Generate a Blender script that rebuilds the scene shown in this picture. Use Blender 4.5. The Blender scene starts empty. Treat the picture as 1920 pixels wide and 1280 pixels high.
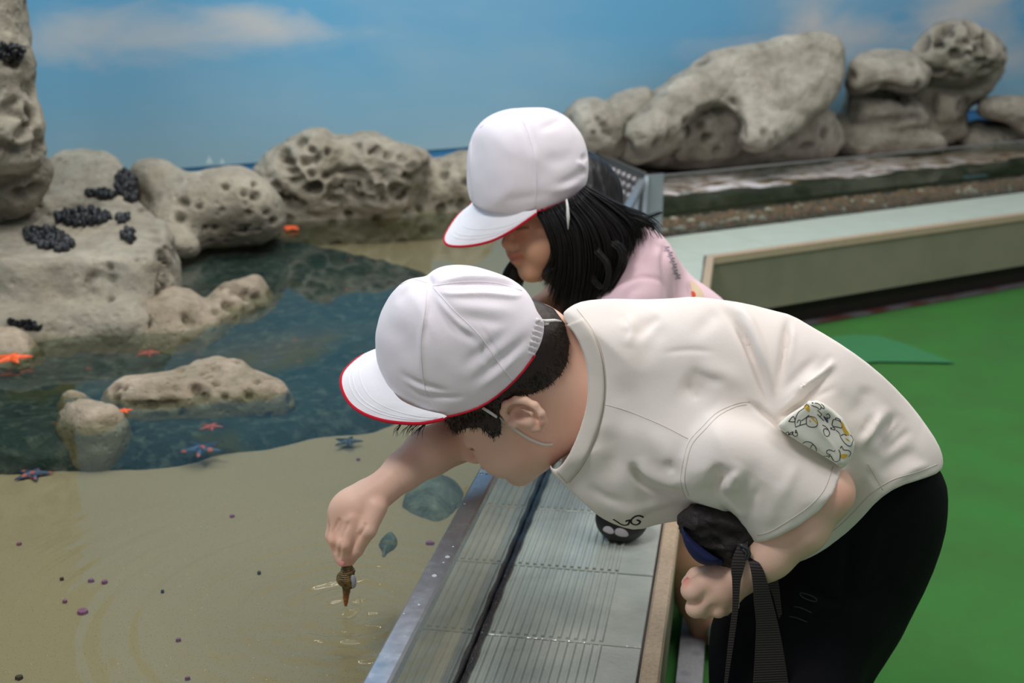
import bpy, bmesh, math, random
import numpy as np
from mathutils import Vector, Matrix

C = bpy.context.scene.collection
SC = bpy.context.scene
R = math.radians
random.seed(7)
RNG = np.random.RandomState(7)

# ------------------------------------------------------------------ camera, world, lights, exposure
CAM_H = 1.10
PITCH = R(16.0)
FPX = 2400.0
CP, SP = math.cos(PITCH), math.sin(PITCH)
cam_data = bpy.data.cameras.new('camera')
cam = bpy.data.objects.new('camera', cam_data)
C.objects.link(cam)
cam.location = (0, 0, CAM_H)
cam.rotation_euler = (R(90) - PITCH, 0, 0)
cam_data.sensor_width = 36.0
cam_data.lens = FPX / 1920.0 * 36.0
cam_data.clip_start = 0.05
cam_data.clip_end = 60
cam_data.dof.use_dof = True
cam_data.dof.focus_distance = 1.42
cam_data.dof.aperture_fstop = 6.3
SC.camera = cam

SC.view_settings.view_transform = 'Standard'
SC.view_settings.look = 'None'
SC.view_settings.gamma = 1.0
SC.view_settings.exposure = 0.0
try: SC.view_settings.use_curve_mapping = False
except Exception: pass

world = bpy.data.worlds.new('hall'); SC.world = world
world.use_nodes = True
wbg = world.node_tree.nodes['Background']
wbg.inputs[0].default_value = (0.84, 0.86, 0.92, 1)
wbg.inputs[1].default_value = 0.31

def area(name, loc, target, sx, sy, power, col=(1, 1, 1)):
    d = bpy.data.lights.new(name, 'AREA'); d.shape = 'RECTANGLE'; d.size = sx; d.size_y = sy
    d.energy = power; d.color = col
    o = bpy.data.objects.new(name, d); C.objects.link(o)
    o.location = loc
    o.rotation_euler = (Vector(target) - Vector(loc)).to_track_quat('-Z', 'Y').to_euler()
    return o
area('ceiling_daylight', (0.9, 2.8, 4.4), (0.8, 2.6, 0), 4.0, 3.2, 116, (1, 0.985, 0.96))
area('front_left_fill', (-1.25, 0.3, 3.4), (-0.6, 3.6, 0.6), 0.9, 0.7, 58, (1, 0.98, 0.95))  # added unseen light, placed to throw the rock column's shadow on the mural
for lx, ly in ((-1.5, 3.2), (-0.1, 3.6), (-0.8, 2.9), (0.7, 3.9)):
    area('tube_lamp', (lx, ly, 3.0), (lx, ly - .3, 0), 1.2, 0.07, 7, (1, 0.95, 0.86))
area('front_right_fill', (2.6, 0.6, 3.2), (1.8, 4.4, 0.4), 1.6, 0.8, 22, (1, 0.97, 0.93))  # off-frame fill light added at the front right

# ------------------------------------------------------------------ measuring helpers
def at(px, py, Y):
    """world point seen at a photograph position, Y metres ahead of the camera"""
    dx = (px - 960.0); dz = (640.0 - py)
    d = Vector((dx, FPX * CP + dz * SP, -FPX * SP + dz * CP))
    t = Y / d.y
    return Vector((d.x * t, Y, CAM_H + d.z * t))
def on(px, py, z):
    dx = (px - 960.0); dz = (640.0 - py)
    d = Vector((dx, FPX * CP + dz * SP, -FPX * SP + dz * CP))
    t = (z - CAM_H) / d.z
    return Vector((d.x * t, d.y * t, z))
def depth(p):
    return p[1] * CP - (p[2] - CAM_H) * SP
def mpp(px, py, Y):
    """metres per pixel there"""
    return depth(at(px, py, Y)) / FPX
def proj(P):
    x = P[:, 0]; y = P[:, 1]; z = P[:, 2] - CAM_H
    dep = np.maximum(y * CP - z * SP, 1e-3)
    up = y * SP + z * CP
    return 960 + FPX * x / dep, 640 - FPX * up / dep, dep / FPX
A_ = lambda *a: np.array(a, dtype=np.float64)

# ------------------------------------------------------------------ numpy noise
def _h(i, j, k, s):
    n = (i * 374761393 + j * 668265263 + k * 2147483647 + s * 974711) & 0xffffffff
    n = ((n ^ (n >> 13)) * 1274126177) & 0xffffffff
    n = n ^ (n >> 16)
    return (n & 0xffffff) / float(0xffffff)
def vnoise(P, s=0):
    I = np.floor(P).astype(np.int64); F = P - I; F = F * F * F * (F * (F * 6 - 15) + 10)
    r = 0
    for a in (0, 1):
        wa = F[:, 0] if a else 1 - F[:, 0]
        for b in (0, 1):
            wb = F[:, 1] if b else 1 - F[:, 1]
            for c in (0, 1):
                wc = F[:, 2] if c else 1 - F[:, 2]
                r = r + wa * wb * wc * _h(I[:, 0] + a, I[:, 1] + b, I[:, 2] + c, s)
    return r * 2 - 1
def fbm(P, s=0, o=4, g=0.5):
    r = 0; a = 1; t = 0
    for i in range(o):
        r = r + a * vnoise(P * (2.03 ** i) + i * 7.3, s + i); t += a; a *= g
    return r / t
def worley(P, s=0):
    I = np.floor(P).astype(np.int64); best = np.full(len(P), 9.0)
    for a in (-1, 0, 1):
        for b in (-1, 0, 1):
            for c in (-1, 0, 1):
                J = I + np.array([a, b, c])
                q = np.stack([_h(J[:, 0], J[:, 1], J[:, 2], s + 11 + m) for m in range(3)], 1)
                d = np.linalg.norm(J + q - P, axis=1)
                best = np.minimum(best, d)
    return best

# ------------------------------------------------------------------ signed distance shapes (numpy), meshed with surface nets
def cone(a, b, ra, rb):
    a = np.array(a, float); b = np.array(b, float)
    def f(P):
        ba = b - a; L = ba @ ba + 1e-12
        t = np.clip((P - a) @ ba / L, 0, 1)
        return np.linalg.norm(P - a - t[:, None] * ba, axis=1) - (ra + (rb - ra) * t)
    lo = np.minimum(a - ra, b - rb); hi = np.maximum(a + ra, b + rb)
    f.bb = (lo, hi); return f
def ell(c, r, M=None):
    c = np.array(c, float); r = np.array(r, float)
    Mi = None if M is None else np.array(M, float)      # rows are the axes
    def f(P):
        Q = P - c
        if Mi is not None: Q = Q @ Mi.T
        k0 = np.linalg.norm(Q / r, axis=1); k1 = np.linalg.norm(Q / (r * r), axis=1) + 1e-9
        return k0 * (k0 - 1) / k1
    m = r.max(); f.bb = (c - m, c + m) if Mi is not None else (c - r, c + r)
    return f
def poly2d(poly):
    poly = np.array(poly, float)
    def g(x, y):
        d = np.full(x.shape, 1e18); ins = np.zeros(x.shape, bool)
        n = len(poly)
        for i in range(n):
            ax, ay = poly[i]; bx, by = poly[(i + 1) % n]
            ex, ey = bx - ax, by - ay
            t = np.clip(((x - ax) * ex + (y - ay) * ey) / (ex * ex + ey * ey + 1e-12), 0, 1)
            d = np.minimum(d, (x - ax - t * ex) ** 2 + (y - ay - t * ey) ** 2)
            c1 = (ay > y) != (by > y)
            with np.errstate(divide='ignore', invalid='ignore'):
                xx = ex * (y - ay) / (ey if ey != 0 else 1e-12) + ax
            ins ^= c1 & (x < xx)
        d = np.sqrt(d)
        return np.where(ins, -d, d)
    return g
def smooth_poly(pts, n=2):
    p = np.array(pts, float)
    for _ in range(n):
        q = np.empty((len(p) * 2, p.shape[1]))
        nx = np.roll(p, -1, 0)
        q[0::2] = p * 0.75 + nx * 0.25; q[1::2] = p * 0.25 + nx * 0.75
        p = q
    return p
def body(poly, Y, r, T, gx=0.0, gy=0.0, sm=1, Tn=None):
    """solid with a measured outline, a rounded rim of radius r and half thickness T; its mid-plane may be slanted"""
    poly = smooth_poly(poly, sm); cx, cy = poly.mean(0); g = poly2d(poly)
    Tn = T if Tn is None else Tn
    def f(P):
        x, y, s = proj(P)
        d2 = g(x, y) * s
        dy = P[:, 1] - (Y + gx * (x - cx) + gy * (y - cy))
        T_ = np.where(dy < 0, Tn, T)
        q = np.where(T_ < r, np.abs(dy) * r / T_, np.maximum(np.abs(dy) - (T_ - r), 0))
        return np.sqrt(np.maximum(d2 + r, 0) ** 2 + q ** 2) - r
    c = [np.array(at(px, py, Y + gx * (px - cx) + gy * (py - cy) + e)) for px, py in poly for e in (-Tn, T)]
    f.bb = (np.min(c, 0) - .01, np.max(c, 0) + .01)
    return f
def prism(poly, sm=1):
    poly = smooth_poly(poly, sm); g = poly2d(poly)
    def f(P):
        x, y, s = proj(P); return g(x, y) * s
    return f
def mound(poly_w, zt, zb, r, sm=1, fn=None):
    """solid rising from the ground inside a ground outline (world x, y)"""
    poly = smooth_poly(poly_w, sm); g = poly2d(poly)
    def f(P):
        d2 = g(P[:, 0], P[:, 1])
        top = zt if fn is None else fn(P[:, 0], P[:, 1])
        h = top - zb
        zz = np.clip((P[:, 2] - zb) * r / np.maximum(h, 1e-3), 0, None)
        return np.sqrt(np.maximum(d2 + r, 0) ** 2 + zz ** 2) - r
    f.bb = (A_(poly[:, 0].min(), poly[:, 1].min(), zb - .02), A_(poly[:, 0].max(), poly[:, 1].max(), zt + .05))
    return f
def uni(fs, k=0.01):
    def f(P):
        d = None
        for g in fs:
            e = g(P)
            if d is None: d = e; continue
            if k <= 0: d = np.minimum(d, e)
            else:
                h = np.clip(0.5 + 0.5 * (e - d) / k, 0, 1)
                d = e * (1 - h) + d * h - k * h * (1 - h)
        return d
    f.bb = (np.min([g.bb[0] for g in fs], 0), np.max([g.bb[1] for g in fs], 0))
    return f
def cut(a, b, k=0.0):
    def f(P):
        x = a(P); y = -b(P)
        if k <= 0: return np.maximum(x, y)
        h = np.clip(0.5 - 0.5 * (y - x) / k, 0, 1)
        return y * (1 - h) + x * h + k * h * (1 - h)
    f.bb = a.bb; return f
def both(a, b):
    def f(P): return np.maximum(a(P), b(P))
    f.bb = a.bb; return f

def nets(f, h, lip=1.6, pad=5):
    lo, hi = f.bb
    lo = np.array(lo) - pad * h; hi = np.array(hi) + pad * h
    B = 6
    nb = np.maximum(1, np.ceil((hi - lo) / (B * h)).astype(int))
    ax = [lo[i] + (np.arange(nb[i]) + .5) * B * h for i in range(3)]
    G = np.stack(np.meshgrid(*ax, indexing='ij'), -1).reshape(-1, 3)
    dc = f(G).reshape(nb)
    act = np.abs(dc) < B * h * 0.87 * lip
    D = np.repeat(np.repeat(np.repeat(np.where(dc > 0, 1e3, -1e3), B, 0), B, 1), B, 2).astype(np.float32)
    idx = np.argwhere(act)
    loc = np.stack(np.meshgrid(*[np.arange(B)] * 3, indexing='ij'), -1).reshape(-1, 3)
    for s in range(0, len(idx), 2500):
        ii = (idx[s:s + 2500, None, :] * B + loc[None]).reshape(-1, 3)
        D[ii[:, 0], ii[:, 1], ii[:, 2]] = f(lo + (ii + .5) * h)
    S = D < 0
    n = np.array(D.shape)
    c = np.zeros(n - 1, np.int8)
    for a in (0, 1):
        for b in (0, 1):
            for e in (0, 1):
                c += S[a:n[0] - 1 + a, b:n[1] - 1 + b, e:n[2] - 1 + e]
    cells = np.argwhere((c > 0) & (c < 8))
    vid = np.full(n - 1, -1, np.int64); vid[cells[:, 0], cells[:, 1], cells[:, 2]] = np.arange(len(cells))
    acc = np.zeros((len(cells), 3)); cnt = np.zeros(len(cells))
    offs = [np.array(o) for o in ((0,0,0),(0,0,1),(0,1,0),(0,1,1),(1,0,0),(1,0,1),(1,1,0),(1,1,1))]
    for i in range(8):
        for j in range(i + 1, 8):
            if np.abs(offs[i] - offs[j]).sum() != 1: continue
            p = cells + offs[i]; q = cells + offs[j]
            dp = D[p[:, 0], p[:, 1], p[:, 2]].astype(float); dq = D[q[:, 0], q[:, 1], q[:, 2]].astype(float)
            m = (dp < 0) != (dq < 0)
            t = np.where(m, dp / np.where(m, dp - dq, 1), 0)
            pt = offs[i] + t[:, None] * (offs[j] - offs[i])
            acc[m] += pt[m]; cnt[m] += 1
    V = lo + (cells + acc / cnt[:, None] + .5) * h
    Q = []
    for a in range(3):
        b, e = (a + 1) % 3, (a + 2) % 3
        s0 = [slice(None)] * 3; s1 = [slice(None)] * 3
        s0[a] = slice(0, n[a] - 1); s1[a] = slice(1, n[a])
        X = S[tuple(s0)]; Y = S[tuple(s1)]
        ed = np.argwhere(X != Y)
        ed = ed[(ed[:, b] > 0) & (ed[:, e] > 0) & (ed[:, b] < n[b] - 1) & (ed[:, e] < n[e] - 1)]
        ub = np.zeros(3, int); ub[b] = 1; ue = np.zeros(3, int); ue[e] = 1
        def g(o): o = ed + o; return vid[o[:, 0], o[:, 1], o[:, 2]]
        q = np.stack([g(-ub - ue), g(-ue), g(0 * ub), g(-ub)], 1)
        fl = ~X[ed[:, 0], ed[:, 1], ed[:, 2]]
        q[fl] = q[fl][:, ::-1]
        Q.append(q)
    Q = np.concatenate(Q); Q = Q[(Q >= 0).all(1)]
    return V, Q

def normals(V, Q):
    n = np.cross(V[Q[:, 2]] - V[Q[:, 0]], V[Q[:, 3]] - V[Q[:, 1]])
    N = np.zeros_like(V)
    for i in range(4):
        for a in range(3): N[:, a] += np.bincount(Q[:, i], n[:, a], len(V))
    return N / (np.linalg.norm(N, axis=1)[:, None] + 1e-12)
def relax(V, Q, it=1, lam=0.5):
    for _ in range(it):
        S_ = np.zeros_like(V); c = np.zeros(len(V))
        for i in range(4):
            a = Q[:, i]; b = Q[:, (i + 1) % 4]
            for k in range(3):
                S_[:, k] += np.bincount(a, V[b, k], len(V)) + np.bincount(b, V[a, k], len(V))
            c += np.bincount(a, minlength=len(V)) + np.bincount(b, minlength=len(V))
        V = V + lam * (S_ / np.maximum(c, 1)[:, None] - V)
    return V
def line_dist(x, y, pts):
    d = np.full(x.shape, 1e9); T = np.zeros(x.shape); n = len(pts) - 1
    for i in range(n):
        ax, ay = pts[i]; bx, by = pts[i + 1]; ex, ey = bx - ax, by - ay
        t = np.clip(((x - ax) * ex + (y - ay) * ey) / (ex * ex + ey * ey + 1e-9), 0, 1)
        dd = np.hypot(x - ax - t * ex, y - ay - t * ey)
        m = dd < d; d = np.where(m, dd, d); T = np.where(m, (i + t) / n, T)
    return d, T
def folds(V, Q, strokes, nearY=None):
    """press or raise creases along measured lines: (points, width, height in mm, fade ends)"""
    N = normals(V, Q); x, y, s = proj(V)
    view = V - np.array([0, 0, CAM_H]); view /= np.linalg.norm(view, axis=1)[:, None]
    face = np.clip(-(N * view).sum(1) * 2.2, 0, 1)
    D = np.zeros(len(V))
    for st in strokes:
        pts, w, h = st[0], st[1], st[2]; fade = st[3] if len(st) > 3 else 1
        pts = catmull(pts, 6)
        d, t = line_dist(x, y, pts)
        e = 1.0
        if fade: e = np.clip(np.minimum(t, 1 - t) * 2.6, 0, 1); e = e * e * (3 - 2 * e)
        D += h * 0.001 * np.exp(-(d / w) ** 2) * e
    return V + N * (D * face)[:, None]
def catmull(pts, m=6):
    p = [np.array(q, float) for q in pts]
    if len(p) < 3: return p
    p = [2 * p[0] - p[1]] + p + [2 * p[-1] - p[-2]]
    out = []
    for i in range(1, len(p) - 2):
        for j in range(m):
            t = j / m
            out.append(0.5 * ((2 * p[i]) + (-p[i-1] + p[i+1]) * t + (2*p[i-1] - 5*p[i] + 4*p[i+1] - p[i+2]) * t*t + (-p[i-1] + 3*p[i] - 3*p[i+1] + p[i+2]) * t**3))
    out.append(p[-2]); return out

# ------------------------------------------------------------------ objects
def tag(o, label=None, cat=None, group=None, kind=None):
    if label: o['label'] = label
    if cat: o['category'] = cat
    if group: o['group'] = group
    if kind: o['kind'] = kind
    return o
def empty(name, loc=(0, 0, 0), label=None, cat=None, group=None):
    o = bpy.data.objects.new(name, None); C.objects.link(o); o.location = loc
    o.empty_display_size = 0.05
    return tag(o, label, cat, group)
def link(name, me, mat, parent=None, smooth=True):
    o = bpy.data.objects.new(name, me); C.objects.link(o)
    mats = mat if isinstance(mat, (list, tuple)) else [mat]
    if not me.materials:
        for m in mats: me.materials.append(m)
    if smooth: me.polygons.foreach_set('use_smooth', [True] * len(me.polygons))
    if parent is not None:
        o.parent = parent; o.matrix_parent_inverse = Matrix.Translation(-parent_loc(parent))
    return o
def parent_loc(p):
    v = Vector(p.location)
    while p.parent is not None and False: p = p.parent
    return v
def mesh_np(name, V, Q, mat, parent=None, smooth=True, mi=None):
    me = bpy.data.meshes.new(name)
    V = np.ascontiguousarray(V, np.float32); Q = np.ascontiguousarray(Q, np.int32); k = Q.shape[1]
    me.vertices.add(len(V)); me.vertices.foreach_set('co', V.ravel())
    me.loops.add(Q.size); me.loops.foreach_set('vertex_index', Q.ravel())
    me.polygons.add(len(Q)); me.polygons.foreach_set('loop_start', np.arange(0, Q.size, k, dtype=np.int32))
    me.polygons.foreach_set('loop_total', np.full(len(Q), k, np.int32))
    me.update(calc_edges=True)
    o = link(name, me, mat, parent, smooth)
    if mi is not None: me.polygons.foreach_set('material_index', np.ascontiguousarray(mi, np.int32))
    me.validate(clean_customdata=False)
    return o
class MB:
    def __init__(s): s.v = []; s.f = []; s.m = []
    def add(s, vs, fs, mi=0):
        k = len(s.v); s.v += [tuple(v) for v in vs]; s.f += [tuple(i + k for i in f) for f in fs]; s.m += [mi] * len(fs)
        return s
    def hexa(s, a, b, c, d, h, mi=0, bev=0.0):
        """four ground corners and a height vector"""
        a, b, c, d = map(Vector, (a, b, c, d)); h = Vector(h)
        if bev > 0:
            m = (a + b + c + d) / 4; hh = h.length; u = h / hh
            ins = [p + (m - p).normalized() * bev * 1.4 for p in (a, b, c, d)]
            vs = [a, b, c, d] + [p + u * (hh - bev) for p in (a, b, c, d)] + [p + h for p in ins]
            fs = [(3, 2, 1, 0)] + [(i, (i + 1) % 4, 4 + (i + 1) % 4, 4 + i) for i in range(4)] + \
                 [(4 + i, 4 + (i + 1) % 4, 8 + (i + 1) % 4, 8 + i) for i in range(4)] + [(8, 9, 10, 11)]
            return s.add(vs, fs, mi)
        vs = [a, b, c, d, a + h, b + h, c + h, d + h]
        return s.add(vs, [(3, 2, 1, 0), (4, 5, 6, 7), (0, 1, 5, 4), (1, 2, 6, 5), (2, 3, 7, 6), (3, 0, 4, 7)], mi)
    def tube(s, pts, r, n=8, mi=0, closed=False, flat=1.0):
        pts = [Vector(p) for p in pts]; N_ = len(pts); rs = r if isinstance(r, (list, tuple)) else [r] * N_
        up = None; rings = []
        for i, p in enumerate(pts):
            t = (pts[min(i + 1, N_ - 1)] - pts[max(i - 1, 0)]).normalized() if not closed else (pts[(i + 1) % N_] - pts[i - 1]).normalized()
            if up is None:
                up = t.orthogonal().normalized()
            up = (up - t * up.dot(t)).normalized(); w = t.cross(up)
            rings.append([p + (up * math.cos(a) + w * math.sin(a) * flat) * rs[i] for a in [2 * math.pi * k / n for k in range(n)]])
        k0 = len(s.v)
        vs = [v for ring in rings for v in ring]; fs = []
        m = N_ if closed else N_ - 1
        for i in range(m):
            for k in range(n):
                a = i * n + k; b = i * n + (k + 1) % n; j = (i + 1) % N_
                fs.append((a, b, j * n + (k + 1) % n, j * n + k))
        if not closed:
            fs.append(tuple(range(n - 1, -1, -1))); fs.append(tuple((N_ - 1) * n + k for k in range(n)))
        return s.add(vs, fs, mi)
    def grid(s, rows, mi=0, closed=False):
        m = len(rows[0]); vs = [p for r in rows for p in r]; fs = []
        for i in range(len(rows) - 1):
            for j in range(m - (0 if closed else 1)):
                k = (j + 1) % m
                fs.append((i * m + j, i * m + k, (i + 1) * m + k, (i + 1) * m + j))
        return s.add(vs, fs, mi)
    def build(s, name, mat, parent=None, smooth=False):
        me = bpy.data.meshes.new(name); me.from_pydata(s.v, [], s.f); 
        o = link(name, me, mat, parent, smooth)
        if any(s.m): me.polygons.foreach_set('material_index', s.m)
        me.update()
        return o
def strip(rows_a, rows_b, thick, mat, name, parent=None):
    """a ribbon between two lines of points with a little thickness"""
    mb = MB(); n = len(rows_a)
    A = [Vector(p) for p in rows_a]; B_ = [Vector(p) for p in rows_b]
    up, dn = [], []
    for i in range(n):
        t = A[min(i + 1, n - 1)] - A[max(i - 1, 0)]; nrm = t.cross(B_[i] - A[i]).normalized() * thick / 2
        up.append([A[i] + nrm, B_[i] + nrm]); dn.append([B_[i] - nrm, A[i] - nrm])
    mb.grid([[u[0], u[1], d[0], d[1]] for u, d in zip(up, dn)], closed=True)
    mb.add(up[0] + dn[0], [(3, 2, 1, 0)]); mb.add(up[-1] + dn[-1], [(0, 1, 2, 3)])
    return mb.build(name, mat, parent, smooth=False)

# ------------------------------------------------------------------ materials
def srgb(r, g, b):
    f = lambda c: (c / 255 / 12.92) if c <= 10.3 else ((c / 255 + 0.055) / 1.055) ** 2.4
    return (f(r), f(g), f(b), 1.0)
class NT:
    def __init__(s, name):
        s.m = bpy.data.materials.new(name); s.m.use_nodes = True; s.t = s.m.node_tree; s.n = s.t.nodes; s.l = s.t.links
        s.b = s.n['Principled BSDF']; s.out = s.n['Material Output']
        s.co = s.n.new('ShaderNodeTexCoord'); s.coord = s.co.outputs['Object']
    def set(s, **k):
        for a, v in k.items():
            s.b.inputs[a.replace('_', ' ')].default_value = v
        return s
    def noise(s, scale, detail=4, rough=0.55, dist=0.0, coord=None, mapping=None):
        n = s.n.new('ShaderNodeTexNoise'); n.inputs['Scale'].default_value = scale; n.inputs['Detail'].default_value = detail
        n.inputs['Roughness'].default_value = rough; n.inputs['Distortion'].default_value = dist
        c = coord or s.coord
        if mapping:
            mp = s.n.new('ShaderNodeMapping'); mp.inputs['Scale'].default_value = mapping; s.l.new(c, mp.inputs[0]); c = mp.outputs[0]
        s.l.new(c, n.inputs['Vector']); return n.outputs['Fac']
    def voro(s, scale, feature='F1', coord=None, rand=1.0):
        n = s.n.new('ShaderNodeTexVoronoi'); n.inputs['Scale'].default_value = scale; n.feature = feature
        n.inputs['Randomness'].default_value = rand
        s.l.new(coord or s.coord, n.inputs['Vector']); return n.outputs['Distance']
    def ramp(s, fac, stops, interp='LINEAR'):
        r = s.n.new('ShaderNodeValToRGB'); r.color_ramp.interpolation = interp
        e = r.color_ramp.elements
        while len(e) < len(stops): e.new(0.5)
        for el, (p, c) in zip(e, stops): el.position = p; el.color = c if len(c) == 4 else (*c, 1)
        s.l.new(fac, r.inputs[0]); return r.outputs[0]
    def mix(s, fac, a, b, mode='MIX'):
        m = s.n.new('ShaderNodeMix'); m.data_type = 'RGBA'; m.blend_type = mode
        for sock, v in ((m.inputs[0], fac), (m.inputs[6], a), (m.inputs[7], b)):
            if hasattr(v, 'links'): s.l.new(v, sock)
            else: sock.default_value = v
        return m.outputs[2]
    def math(s, op, a, b=0.0, c=None, clamp=False):
        m = s.n.new('ShaderNodeMath'); m.operation = op; m.use_clamp = clamp
        for sock, v in zip(m.inputs, (a, b, c) if c is not None else (a, b)):
            if hasattr(v, 'links'): s.l.new(v, sock)
            else: sock.default_value = v
        return m.outputs[0]
    def attr(s, name):
        a = s.n.new('ShaderNodeAttribute'); a.attribute_name = name; return a.outputs['Color']
    def col(s, c):
        if hasattr(c, 'links'): s.l.new(c, s.b.inputs['Base Color'])
        else: s.b.inputs['Base Color'].default_value = c
        return s
    def rough(s, c):
        if hasattr(c, 'links'): s.l.new(c, s.b.inputs['Roughness'])
        else: s.b.inputs['Roughness'].default_value = c
        return s
    def bump(s, h, dist=0.002, strength=1.0):
        b = s.n.new('ShaderNodeBump'); b.inputs['Distance'].default_value = dist; b.inputs['Strength'].default_value = strength
        s.l.new(h, b.inputs['Height'])
        if s.b.inputs['Normal'].is_linked: s.l.new(s.b.inputs['Normal'].links[0].from_socket, b.inputs['Normal'])
        s.l.new(b.outputs[0], s.b.inputs['Normal']); return s
W1 = (1, 1, 1, 1); K1 = (0, 0, 0, 1)
def paint(o, col):
    """per-vertex colour of the thing, own tints and shaded hollows (pigment), col: (n,3) linear"""
    a = o.data.color_attributes.new('pigment_shade', 'FLOAT_COLOR', 'POINT')
    c = np.ones((len(col), 4), np.float32); c[:, :3] = col
    a.data.foreach_set('color', c.ravel())
# ================================================================== levels (metres)
ZB = 0.28      # bench top
ZW = 0.36      # water surface
ZS = 0.285     # sand
ZC = 0.485     # rim of the clear panel
d1 = Vector((0.179, 1, 0)).normalized()            # along the front bench, away from the camera
n1 = Vector((d1.y, -d1.x, 0))                       # out of the pool, towards the carpet
Pb0 = on(905, 1188, ZB)                             # a tile joint on the panel's foot
def fb(u, v, z):                                    # front bench coordinates: along, across
    p = Pb0 + d1 * u + n1 * v; return Vector((p.x, p.y, z))
e0 = on(1340, 480, ZB); e1 = on(1920, 400, ZB)
d2 = (e1 - e0).normalized(); n2 = Vector((d2.y, -d2.x, 0))
TW = 0.205
# corner of the outer edges
def isect(p, d, q, e):
    t = ((q.x - p.x) * e.y - (q.y - p.y) * e.x) / (d.x * e.y - d.y * e.x); return p + d * t
OUT = TW + 0.028
cornO = isect(fb(0, OUT, ZB), d1, e0, d2)           # outer corner
pr0 = on(1235, 446, ZB)
cornI = isect(fb(0, 0, ZB), d1, pr0, d2)            # corner of the panels
def rb(u, v, z):                                    # rear bench: along from inner corner, outwards to carpet
    p = cornI + d2 * u + n2 * v; return Vector((p.x, p.y, z))
RW = (e0 - pr0).dot(n2)                             # depth of rear bench
LU = (cornI - Pb0).dot(d1)
print('corner', cornO, cornI, 'RW', RW, 'LU', LU)

# ================================================================== the hall
m = NT('green_carpet')
n1_ = m.noise(900, 2); n2_ = m.noise(5, 3)
m.col(m.mix(m.ramp(n2_, [(0.35, K1), (0.7, W1)]), m.mix(n1_, srgb(50, 94, 48), srgb(78, 128, 66)), m.mix(n1_, srgb(48, 102, 48), srgb(76, 140, 68))))
m.rough(0.95).bump(n1_, 0.002, 0.8).set(Specular_IOR_Level=0.1)
CARPET = m.m
mb = MB()
# carpet with soft waves
nx, ny = 90, 90
X = np.linspace(0.0, 6.0, nx); Y = np.linspace(-0.6, 7.0, ny)
V = np.array([[x, y, 0] for x in X for y in Y])
V[:, 2] = 0.004 * fbm(V * 1.7, 3, 2) - 0.004
Q = np.array([[i * ny + j, (i + 1) * ny + j, (i + 1) * ny + j + 1, i * ny + j + 1] for i in range(nx - 1) for j in range(ny - 1)])
o = mesh_np('floor', V, Q, CARPET); tag(o, kind='structure')
# carpet wedge at a fold, the fold's shadow put into its colour
m = NT('fold_shadow_carpet'); k = m.noise(900, 2)
m.col(m.mix(k, srgb(42, 104, 62), srgb(62, 138, 84))).rough(0.95).bump(k, 0.002, 0.8)
pts = [on(1500, 640, 0), on(1600, 629, 0), on(1650, 632, 0), on(1700, 648, 0), on(1790, 682, 0), on(1650, 680, 0), on(1480, 690, 0)]
mb = MB(); k0 = [p + Vector((0, 0, 0.003)) for p in pts]; k1 = [p + Vector((0, 0, 0.0045)) for p in pts]
n = len(pts); mb.add(k0 + k1, [tuple(range(n - 1, -1, -1)), tuple(range(n, 2 * n))] + [(i, (i + 1) % n, n + (i + 1) % n, n + i) for i in range(n)])
o = mb.build('fold_shadow_patch', m.m); tag(o, 'bluish green wedge of carpet toned as fold shadow by the rear bench', 'carpet')

# ------------------------------------------------------------------ painted backdrop
Yc = 5.0
wp = lambda X_: Vector((X_, Yc + 0.577 * X_, 0))
wd = Vector((1, 0.577, 0)).normalized()
path = [wp(4.6), wp(-1.05)]
path = [wp(4.6 - i * 0.35) for i in range(18)]
a0 = path[-1]; rr = 0.35; nrm = Vector((wd.y, -wd.x, 0))
cc = a0 + nrm * rr
for i in range(1, 13):
    a = i / 12 * R(60)
    path.append(cc + (-nrm * math.cos(a) - wd * math.sin(a)) * rr)
dl = (path[-1] - path[-2]).normalized()
for i in range(1, 7): path.append(path[-1] + dl * 0.5)
us = [0]
for i in range(1, len(path)): us.append(us[-1] + (path[i] - path[i - 1]).length)
H_ = 3.3
mb = MB(); rows = []
for z in np.linspace(0.05, H_, 14): rows.append([p + Vector((0, 0, z)) for p in path])
mb.grid(rows)
back = [[p - (Vector((0, 0, 0)) if False else Vector((0, 0, 0))) for p in r] for r in rows]
m = NT('painted_sky_mural')
uvn = m.n.new('ShaderNodeUVMap'); uvn.uv_map = 'mural'
uv = uvn.outputs[0]
sep = m.n.new('ShaderNodeSeparateXYZ'); m.l.new(uv, sep.inputs[0]); U_, V_ = sep.outputs[0], sep.outputs[1]
def wuv(px, py):
    # where a view line meets the flat of the mural: (distance along from its right end, height)
    dx = (px - 960.0) / (FPX * CP + (640 - py) * SP)
    Y_ = Yc / (1 - 0.577 * dx); X_ = Y_ * dx
    return ((4.6 - X_) * math.hypot(1, 0.577), at(px, py, Y_).z)
hz = (wuv(345, 314)[1] + wuv(835, 272)[1]) / 2
print('horizon', wuv(345, 314), wuv(480, 303), wuv(790, 275), wuv(880, 268))
sky = m.ramp(m.math('DIVIDE', V_, 3.3), [(hz / 3.3, srgb(146, 186, 204)), (hz / 3.3 + .05, srgb(128, 180, 208)), (hz / 3.3 + .13, srgb(106, 172, 212)), (0.55, srgb(100, 170, 216)), (1, srgb(84, 150, 206))])
big = m.noise(0.9, 4, 0.55, 0.3, coord=uv, mapping=(0.7, 1.6, 1))
sky = m.mix(m.math('MULTIPLY', m.ramp(big, [(0.45, K1), (0.72, W1)]), 0.45), sky, srgb(172, 196, 208))
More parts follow.
